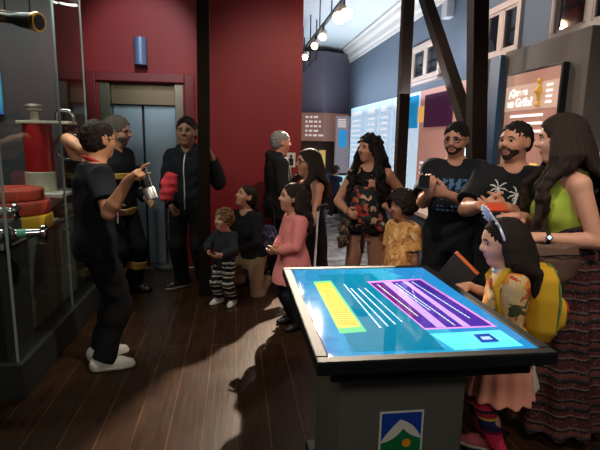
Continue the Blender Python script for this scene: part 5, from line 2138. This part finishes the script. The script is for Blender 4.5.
# ------------------------------------------------------------------ 12 man with glasses and phone
f = Fig(450, 3.4, 1.735, 205, 'bearded man in glasses and a black t-shirt with blue print, holding a phone', skin=(178, 124, 98), h=.006, build=1.02, yaw=20, pitch=-6,
        feet={'R': (.12, .0), 'L': (-.12, .02)})
f.arm('R', W(429, 193, 3.10), np.array([.45, -.6, -1.5]), 'phone', world=True, d=f.dirl((-.1, -.3, .55)), n=f.dirl((.45, .75, .1)))
f.arm('L', W(446, 194, 3.12), np.array([-1, -.4, -1.2]), 'relaxed', world=True, d=f.dirl((-.9, -.2, .25)), n=f.dirl((-.2, .9, .3)))
f.body(); dbg(f, 'glassman')
M_t12 = cloth('tshirt_black_print', (19, 20, 24))
t12 = f.shirt('t_shirt', M_t12, hem=-.18, sleeve=.78, grow=.014, loose=1.10, amp=.009, armgrow=.024)
f.trousers('trousers', C_jet, grow=.016, flare=.012, amp=.008)
f.shoes(M_blackshoe)
f.hair(H_black, vol=.045, low=-.1, front=.30, slope=.4, top=.03)
f.beard(hairm('beard_dark', (44, 32, 26)))
f.glasses(mat('dark_red_frame', (70, 24, 26), .35))
def m12(u, v):
    if .35 < v < .95:
        k = math.sin(11 * u + 2.5 * math.sin(5 * v)) * math.cos(7 * v + 3 * u)
        return abs(u) < .95 and k > -.25 and int((u + 1) * 14) % 5 != 4
    if -.35 < v < .25:
        return abs(u) < .7 and math.sin(8 * u - 9 * v) * math.sin(12 * v + 5 * u) > .1
    if -1 < v < -.5:
        return abs(u) < .9 and math.sin(25 * v) > .3 and math.sin(23 * u + 5 * v) > -.3
    return False


f.decal('print', t12, mat('print_blue', (60, 100, 136), .7), f.pel[2] + .33, .25, .24, m12, n=60)
pw = W(424, 182, 3.03)
po = empty('phone', tuple(pw), 'black phone held up by the man in glasses and black t-shirt', 'phone')
Mx = Matrix.Rotation(R(-25), 4, 'Z') @ Matrix.Rotation(R(-55), 4, 'X')
MB().box((-.035, -.005, -.07), (.035, .005, .07), M=Mx).build('case', M_black, po, bevel=.004)
MB().box((-.031, .0052, -.065), (.031, .006, .065), M=Mx).build('screen', mat('phone_screen', (60, 110, 150), .2, emit=.6), po)

# ------------------------------------------------------------------ 13 palm-print man
f = Fig(508, 2.86, 1.725, 216, 'man with short hair and beard in a black t-shirt with a white palm tree print', skin=(178, 122, 94), h=.006, build=1.04, yaw=32, pitch=2, head=.135,
        feet={'R': (.12, .0), 'L': (-.12, .02)})
f.arm('R', W(482, 206, 2.60), np.array([1, -.6, -1.0]), 'phone', world=True, d=f.dirl((.95, -.25, -.02)), n=f.dirl((.1, .8, .5)))
f.arm('L', W(504, 207, 2.59), np.array([-1, -.6, -1.0]), 'relaxed', world=True, d=f.dirl((-.95, -.1, .02)), n=f.dirl((-.1, .8, .5)))
f.body(); dbg(f, 'palm')
t13 = f.shirt('t_shirt', cloth('tshirt_black_palm', (18, 18, 20)), hem=-.18, sleeve=.78, grow=.014, loose=1.12, amp=.009, armgrow=.024)
f.trousers('trousers', C_jet, grow=.014, flare=.01)
f.shoes(cloth('tan_shoe', (150, 126, 100)), M_sole)
f.hair(H_black, vol=.032, low=-.1, front=.29, slope=.35, top=.02)
f.beard(hairm('beard_dark', (44, 32, 26)))


def palms(u, v):
    # two palms over a hill-like blot; u to the viewer's right, v up
    for tx_, ty_, s_, bx_, hgt_ in ((-.42, .55, .36, -.12, 0), (.30, .40, .34, .05, 1)):
        dx, dy = u - tx_, (v - ty_) * 1.25
        rr_ = math.hypot(dx, dy)
        a_ = math.atan2(dy, dx)
        if rr_ < .07:
            return True
        for k, fa in enumerate((10, 55, 100, 145, 185, 225, -35)):
            da = (math.degrees(a_) - fa + 180) % 360 - 180
            da -= (18 if math.cos(R(fa)) > 0 else -18) * (rr_ / s_) ** 2 * -1
            w_ = (13 if fa not in (225, -35) else 10) * (1.15 - rr_ / s_)
            if rr_ < s_ * (1 if fa not in (225, -35) else .8) and abs(da) < w_ and (int(rr_ * 40) % 4 != 3 or abs(da) < w_ * .5):
                return True
        if -.25 < v < ty_:
            k = (ty_ - v) / (ty_ + .25)
            xx = tx_ + (bx_ - tx_) * k ** 1.4
            if abs(u - xx) < .045 + .03 * k:
                return True
    if -.52 < v < -.18:
        w_ = .62 * math.sqrt(max(0, 1 - ((v + .52) / .34) ** 2)) + .05 * math.sin(14 * v)
        if abs(u) < w_:
            return not (abs((v + .35) - .06 * math.sin(9 * u)) < .022)
    if -1 < v < -.6:
        q_ = math.sin(9 * u + 3 * math.sin(5 * v)) + math.sin(11 * v + 4 * u)
        return q_ > .35 and abs(u) < .62
    return False


f.decal('palm_print', t13, mat('print_white', (206, 204, 196), .75), f.pel[2] + .315, .30, .42, palms, n=96, cx=-.01)
pw = W(494, 207, 2.48)
po = empty('phone', tuple(pw), 'phone with a glowing orange edge between the hands of the palm-shirt man', 'phone')
Mx = Matrix.Rotation(R(10), 4, 'Z') @ Matrix.Rotation(R(-62), 4, 'X')
MB().box((-.075, -.005, -.036), (.075, .005, .036), M=Mx).build('case', mat('phone_orange_case', (196, 74, 40), .4), po, bevel=.004)
MB().box((-.07, .0052, -.032), (.07, .006, .032), M=Mx).build('screen', mat('phone_orange_screen', (230, 110, 60), .2, emit=.8), po)

# ------------------------------------------------------------------ 15 woman in lime top (built before the girl)
f = Fig(564, 2.40, 1.755, 286, 'woman with very long wavy hair in a lime green top and striped skirt', skin=(206, 150, 122), female=True, h=.006, build=1.04, yaw=16, pitch=-4, head=.142, lean=3)
f.arm('L', W(541, 238, 2.25), f.dirl((.7, -.5, -1)), 'relaxed', world=True, d=f.dirl((-1, .1, .05)), n=f.dirl((0, .3, -1)))
f.arm('R', W(522, 217, 2.48), f.dirl((.5, .8, -1)), 'flat', world=True, d=f.dirl(W(492, 214, 2.40) - W(522, 217, 2.48)), n=f.dirl((0, 0, -1)))
f.body(); dbg(f, 'lime')
M_lime = cloth('lime_green_cotton', (150, 168, 60))
f.shirt('lime_top', M_lime, hem=.06, grow=.012, tank=True, amp=.005, open_neck=.004)
zh = f.pel[2]
M_skirt = bands('skirt_woven_stripes', [(0, (70, 36, 36)), (.12, (30, 24, 28)), (.2, (112, 92, 84)), (.25, (84, 40, 40)), (.38, (38, 28, 32)), (.5, (60, 52, 58)), (.56, (100, 52, 44)), (.7, (28, 24, 28)), (.78, (92, 74, 70)), (.84, (76, 34, 36))],
                .155, motif=(70, .22, (118, 100, 92)), wob=.008, wscale=3)
f.skirt('striped_skirt', M_skirt, [(.06, .33, .27), (.45, .285, .225), (zh - .05, .235, .175, -.01), (zh + .1, .21, .155, -.01), (zh + .24, .165, .125), (zh + .28, .16, .12)], pleat=.012, amp=.004)
f.shoes(cloth('sandal_tan', (150, 128, 92)), M_blackshoe, 'sandal')
f.hair(hairm('hair_deep_brown', (40, 27, 20)), vol=.06, low=-.42, front=.30, slope=.1,
       strands=f.long_strands(.68, 60, 300, 34, wave=.024, freq=26, r=.075, back=.13, flare=.16, front=[(60, 92), (235, 300)], taper=.45, seed=9))
wr, fd_ = f.Wr['L'], nrm(f.Wr['L'] - f.E['L'])
rw_ = .026
wt = MB()
p_ = wr - fd_ * .03
wt.lathe([(rw_ + .004, -.011), (rw_ + .006, 0), (rw_ + .004, .011)], p_, fd_, 20)
wo = wt.build('watch', M_black, f.root, smooth=True)
dn = nrm(f.dirl((-.2, -1, .35)))
dn = nrm(dn - fd_ * (dn @ fd_))
MB().lathe([(.019, 0), (.019, .010), (.015, .012)], p_ + dn * .024, dn, 4).build('watch_case', M_black, wo)
MB().lathe([(.013, 0), (.013, .001)], p_ + dn * .0365, dn, 4).build('watch_face', mat('watch_glow', (170, 190, 220), .2, emit=1.2), wo)
fr_, wR = nrm(f.Wr['R'] - f.E['R']), f.Wr['R']
br_ = MB()
for k in range(3):
    c = wR - fr_ * (.03 + .014 * k)
    br_.lathe([(.027, -.003), (.030, 0), (.027, .003)], c, fr_, 20)
br_.build('bracelet', M_brass, f.root, smooth=True)
# waist bag
q = W(551, 262, 2.14)
wbg = empty('waist_bag', tuple(q), 'brown leather bag worn at the waist of the woman in lime green', 'bag')
B = Blob(.006)
B.loft((0, 0, -.13), (0, 0, .085), (1, 0, 0), (0, 1, 0), [(0, .07, .035), (.25, .125, .06), (.7, .14, .065), (1, .135, .045)], k=0, power=2.6)
B.noise = lambda x, y, z: .004 * np.sin(40 * x + 20 * z)
pos, qq = B.mesh()
npmesh('pouch', pos, qq, [mat('brown_leather', (104, 78, 64), .5, bump=.15, bscale=70, vary=.15)], None, wbg)
MB().tube([(-.12, -.062, .045), (0, -.068, .05), (.12, -.062, .045)], .004, 6).build('zip', M_darkmetal, wbg, smooth=True)
hpw = f.pel + np.array([0, 0, .2])
ring_ = [Vector(f.wor(hpw + np.array([.19 * math.cos(R(a_)), .15 * math.sin(R(a_)), .03 * math.cos(R(a_))]))) - Vector(q) for a_ in range(0, 360, 15)]
MB().tube(ring_, .014, 8, closed=True).build('belt', mat('brown_strap', (70, 50, 42), .6), wbg, smooth=True)
LIME = f

# ------------------------------------------------------------------ 14 girl with tiara
f = Fig(512, 2.08, 1.25, 288, 'girl wearing a silver tiara, floral top, peach skirt and striped stockings', skin=(214, 160, 134), child=True, head=.175, leg=.48, h=.005,
        yaw=-6, pitch=-8, lips=(196, 110, 104), feet={'R': (.07, .03), 'L': (-.06, -.01)})
f.arm('L', W(500, 366, 1.98), f.dirl((.6, -.2, -.5)), 'relaxed', world=True, d=f.dirl((-.06, -.03, -1)), n=f.dirl((-.2, 1, 0)))
f.arm('R', W(468, 286, 2.30), f.dirl((.6, .6, -1)), 'relaxed', world=True, d=f.dirl((-1, -.05, -.05)), n=f.dirl((0, 0, -1)))
f.body(); dbg(f, 'tiara')
M_flor = pattern('floral_cotton', (224, 188, 130), [(226, 190, 132), (222, 120, 50), (74, 82, 48), (236, 206, 160), (200, 84, 50), (226, 150, 70), (110, 96, 56), (232, 140, 66)], 22)
f.shirt('floral_top', M_flor, hem=-.1, sleeve=1.15, grow=.014, loose=1.06, amp=.004, armgrow=.02)
zh = f.pel[2]
M_peach = mat('peach_tulle', (232, 150, 122), .75, sheen=.3, bump=.1, bscale=60)
f.skirt('peach_skirt', M_peach, [(zh - .225, .185, .17), (zh - .1, .165, .15), (zh + .05, .125, .11), (zh + .14, .108, .095)], pleat=.008, amp=.003)
M_sock = bands('striped_stockings', [(0, (214, 52, 84)), (.34, (120, 24, 50)), (.42, (40, 38, 70)), (.58, (44, 44, 92)), (.68, (204, 180, 70)), (.74, (190, 46, 60)), (.86, (60, 40, 60)), (.94, (214, 60, 90))], .21, z0=.09)
B = Blob(.005)
for k in 'RL':
    B.rc(f.hip[k], f.K[k], .06, .048, k=.01)
    B.rc(f.K[k], f.K[k] + (f.A[k] - f.K[k]) * .35, .047, .047, k=.01)
    B.rc(f.K[k] + (f.A[k] - f.K[k]) * .35, f.A[k], .047, .034, k=.01)
f._emit('stockings', B, [M_sock])
f.shoes(cloth('pink_shoe', (196, 100, 110)), M_sole)
f.hair(H_dark, vol=.04, low=-.42, front=.31, slope=.1, strands=f.long_strands(.285, 70, 290, 34, wave=.002, freq=12, r=.085, back=.075, flare=.10, taper=.3))
# light collar and bracelets
cl_ = MB()
cl_.tube([f.nb + f.r * .062 * math.sin(R(a_)) + f.f * .062 * math.cos(R(a_)) + f.u * (.006 - .02 * math.cos(R(a_))) for a_ in range(0, 360, 18)], .016, 8, closed=True)
cl_.build('collar', cloth('pale_blue_cotton', (168, 196, 206)), f.root, smooth=True)
fl = nrm(f.Wr['L'] - f.E['L'])
for k, c_ in enumerate(((180, 60, 70), (226, 200, 190), (60, 60, 80))):
    MB().lathe([(.021, -.004), (.025, 0), (.021, .004)], f.Wr['L'] - fl * (.012 + .014 * k), fl, 18).build('bracelet', mat('bracelet_%d' % c_[0], c_, .5), f.root, smooth=True)
# tiara
tm = MB()
M_tia = mat('tiara_silver', (232, 236, 242), .3, metal=.25)
hh = f.hh
arcp = [f.hp(.40 * math.sin(R(a_)), .10 + .10 * math.cos(R(a_)), .155 + .40 * math.cos(R(a_))) for a_ in range(-100, 101, 10)]
tm.tube(arcp, .006, 8)
for i_, a_ in enumerate(range(-50, 51, 10)):
    s_ = math.cos(R(a_ * 1.5))
    b0 = f.hp(.40 * math.sin(R(a_)), .10 + .10 * math.cos(R(a_)), .155 + .40 * math.cos(R(a_)))
    up_ = nrm(f.hu * .8 * math.cos(R(a_)) + f.hr * math.sin(R(a_)) * .8 + f.hf * .45)
    b1 = b0 + up_ * (.022 + .05 * s_)
    tm.tube([b0 - f.hr * .010, b1], .004, 6).tube([b0 + f.hr * .014, b1], .004, 6)
    tm.ball(b1, .0065, 8)
    tm.ball(b0 + up_ * .016, .006, 8)
tm.build('tiara', M_tia, f.root, smooth=True)
TI = f
# yellow backpack
bpk_l = f.pel + f.u * .27 - f.f * .145 - f.r * .03
bpw = f.wor(bpk_l)
bk = empty('backpack', tuple(bpw), 'yellow backpack with green and red piping on the back of the girl with the tiara', 'backpack', rz=-f.a)
M_yel = cloth('yellow_canvas', (222, 172, 42))
B = Blob(.006)
B.loft((0, 0, -.17), (0, 0, .17), (1, 0, 0), (0, 1, 0), [(0, .10, .05), (.15, .125, .07), (.6, .125, .072), (.88, .105, .055), (1, .06, .035)], k=0, power=3)
B.el((0, -.07, -.05), np.eye(3), (.09, .035, .08), k=.012, power=3)
pos, qq = B.mesh()
npmesh('pack', pos, qq, [M_yel], None, bk)
for sg in (1, -1):
    MB().tube([(.105 * sg, -.045, -.13), (.115 * sg, -.05, 0), (.105 * sg, -.045, .09), (.06 * sg, -.03, .16), (0, -.02, .175)], .0065, 8).build('piping', mat('piping_green', (96, 134, 70), .6), bk, smooth=True)
    MB().tube([(.07 * sg, .05, .12), (.072 * sg, .10, .185), (.08 * sg, .17, .17), (.088 * sg, .225, .08), (.09 * sg, .2, -.04), (.1 * sg, .08, -.13)], [.016, .017, .017, .016, .014, .012], 8).build('strap', M_yel, bk, smooth=True)
MB().tube([(-.08, -.10, -.02), (0, -.112, .0), (.08, -.10, -.02)], .005, 8).build('pocket_zip', mat('piping_red', (190, 60, 50), .6), bk, smooth=True)
# pale cloth hanging under the pack
q = W(529, 378, 2.12)
B = Blob(.006)
B.rc((0, 0, .09), (.01, 0, -.05), .02, .045, k=0)
B.noise = lambda x, y, z: .004 * np.sin(90 * x + 50 * y)
B.cut((0, 0, -.06), (0, 0, -1))
pos, qq = B.mesh()
co = npmesh('cloth', pos, qq, [cloth('pale_grey_green_cloth', (186, 190, 166))])
co.location = tuple(q)
tag(co, 'pale cloth corner hanging below the yellow backpack', 'cloth')
# pamphlet with a bright orange edge in front of the girl
a_, b_ = W(456, 252, 2.62), W(478, 274, 2.55)
pe = empty('folder', tuple(a_), 'dark folder with a bright orange edge above the far edge of the touch table', 'folder')
ex_ = Vector(b_ - a_)
dn_ = Vector((-.55, .1, -.75)).normalized() * .19
nn = ex_.cross(dn_).normalized() * .006
fo_ = MB()
A_ = Vector(a_)
fo_.add([A_, A_ + ex_, A_ + ex_ + dn_, A_ + dn_, A_ + nn, A_ + ex_ + nn, A_ + ex_ + dn_ + nn, A_ + dn_ + nn],
        [(0, 1, 2, 3), (7, 6, 5, 4), (0, 4, 5, 1), (1, 5, 6, 2), (2, 6, 7, 3), (3, 7, 4, 0)])
fo_.build('cover', mat('folder_black', (22, 22, 26), .4), pe, world=True)
MB().bar(A_, A_ + ex_, .012, .018).build('edge', mat('folder_orange', (232, 112, 60), .5), pe, world=True)
# ------------------------------------------------------------------ light
def spot(name, loc, target, power, size=60, blend=.3, col=(1, .86, .68), radius=.05):
    l = bpy.data.lights.new(name, 'SPOT')
    l.energy, l.spot_size, l.spot_blend, l.color, l.shadow_soft_size = power, R(size), blend, col, radius
    o = bpy.data.objects.new(name, l)
    COL.objects.link(o)
    o.location = loc
    o.rotation_euler = (Vector(target) - Vector(loc)).to_track_quat('-Z', 'Y').to_euler()
    return o


def area(name, loc, target, power, sx, sy, col=(1, .95, .9), spread=180):
    l = bpy.data.lights.new(name, 'AREA')
    l.energy, l.shape, l.size, l.size_y, l.color = power, 'RECTANGLE', sx, sy, col
    l.spread = R(spread)
    o = bpy.data.objects.new(name, l)
    COL.objects.link(o)
    o.location = loc
    o.rotation_euler = (Vector(target) - Vector(loc)).to_track_quat('-Z', 'Y').to_euler()
    return o


w = bpy.data.worlds.new('world')
SC.world = w
w.use_nodes = True
w.node_tree.nodes['Background'].inputs[0].default_value = (.62, .64, .68, 1)
w.node_tree.nodes['Background'].inputs[1].default_value = .09

# the grazing spot from the hall track, past the end of the red wall
spot('hall_track_spot', (1.22, 6.92, 2.96), (-.1, 2.9, 0), 2600, 46, .35, (1, .82, .62), .025)
# the track lamps
for c, dr in lamp_spots:
    p_ = Vector(c) + dr * .1
    spot('track_lamp', p_, p_ + dr, 170, 110, .8, (1, .9, .76), .04)
# unseen up-facing light added to wash the wall and the hall ceiling
area('added_wall_wash', (2.05, 7.6, 2.15), (2.1, 7.6, 3.6), 85, 5.4, .25, (.80, .90, 1))
area('added_tower_wash', (1.2, 12.6, 2.6), (1.2, 12.6, 3.6), 22, 1.6, 1.0, (.80, .90, 1))  # another added uplight, for the ceiling near the tower
# unseen spots lighting the front room, high near the ceiling
spot('front_spot_presenter', (.9, 2.0, 3.5), (-.75, 3.15, 1.35), 260, 26, .5, (1, .88, .74))
spot('front_spot_red_wall', (1.0, 3.6, 3.5), (.5, 6.0, 1.7), 175, 62, .8, (1, .86, .74))
spot('front_spot_elevator', (-.7, 3.9, 3.5), (-1.1, 6.1, 2.5), 190, 40, .7, (.90, .95, 1))
spot('front_spot_group', (-.2, 1.2, 3.5), (1.4, 3.3, 1.3), 200, 52, .7, (1, .91, .82))
spot('front_spot_table', (1.9, .8, 3.5), (1.35, 2.4, .9), 130, 50, .7, (1, .9, .8))
spot('front_spot_windows', (1.2, 4.6, 3.5), (2.6, 4.4, 2.2), 120, 100, .8, (1, .86, .76))
area('added_room_fill', (-.6, -1.2, 3.5), (.3, 1.2, .6), 58, 1.6, 1.2, (1, .92, .84))  # soft fill added behind the camera, without a fixture
# showcase strip
area('showcase_strip', (-1.5, 3.75, 2.88), (-1.7, 3.75, .9), 36, .12, 1.3, (.95, 1, .9))
# screen glow comes from the table itself

SC.view_settings.view_transform = 'Standard'
SC.view_settings.look = 'None'
SC.view_settings.exposure = 0.0
SC.view_settings.gamma = 1.0
SC.view_settings.use_curve_mapping = False
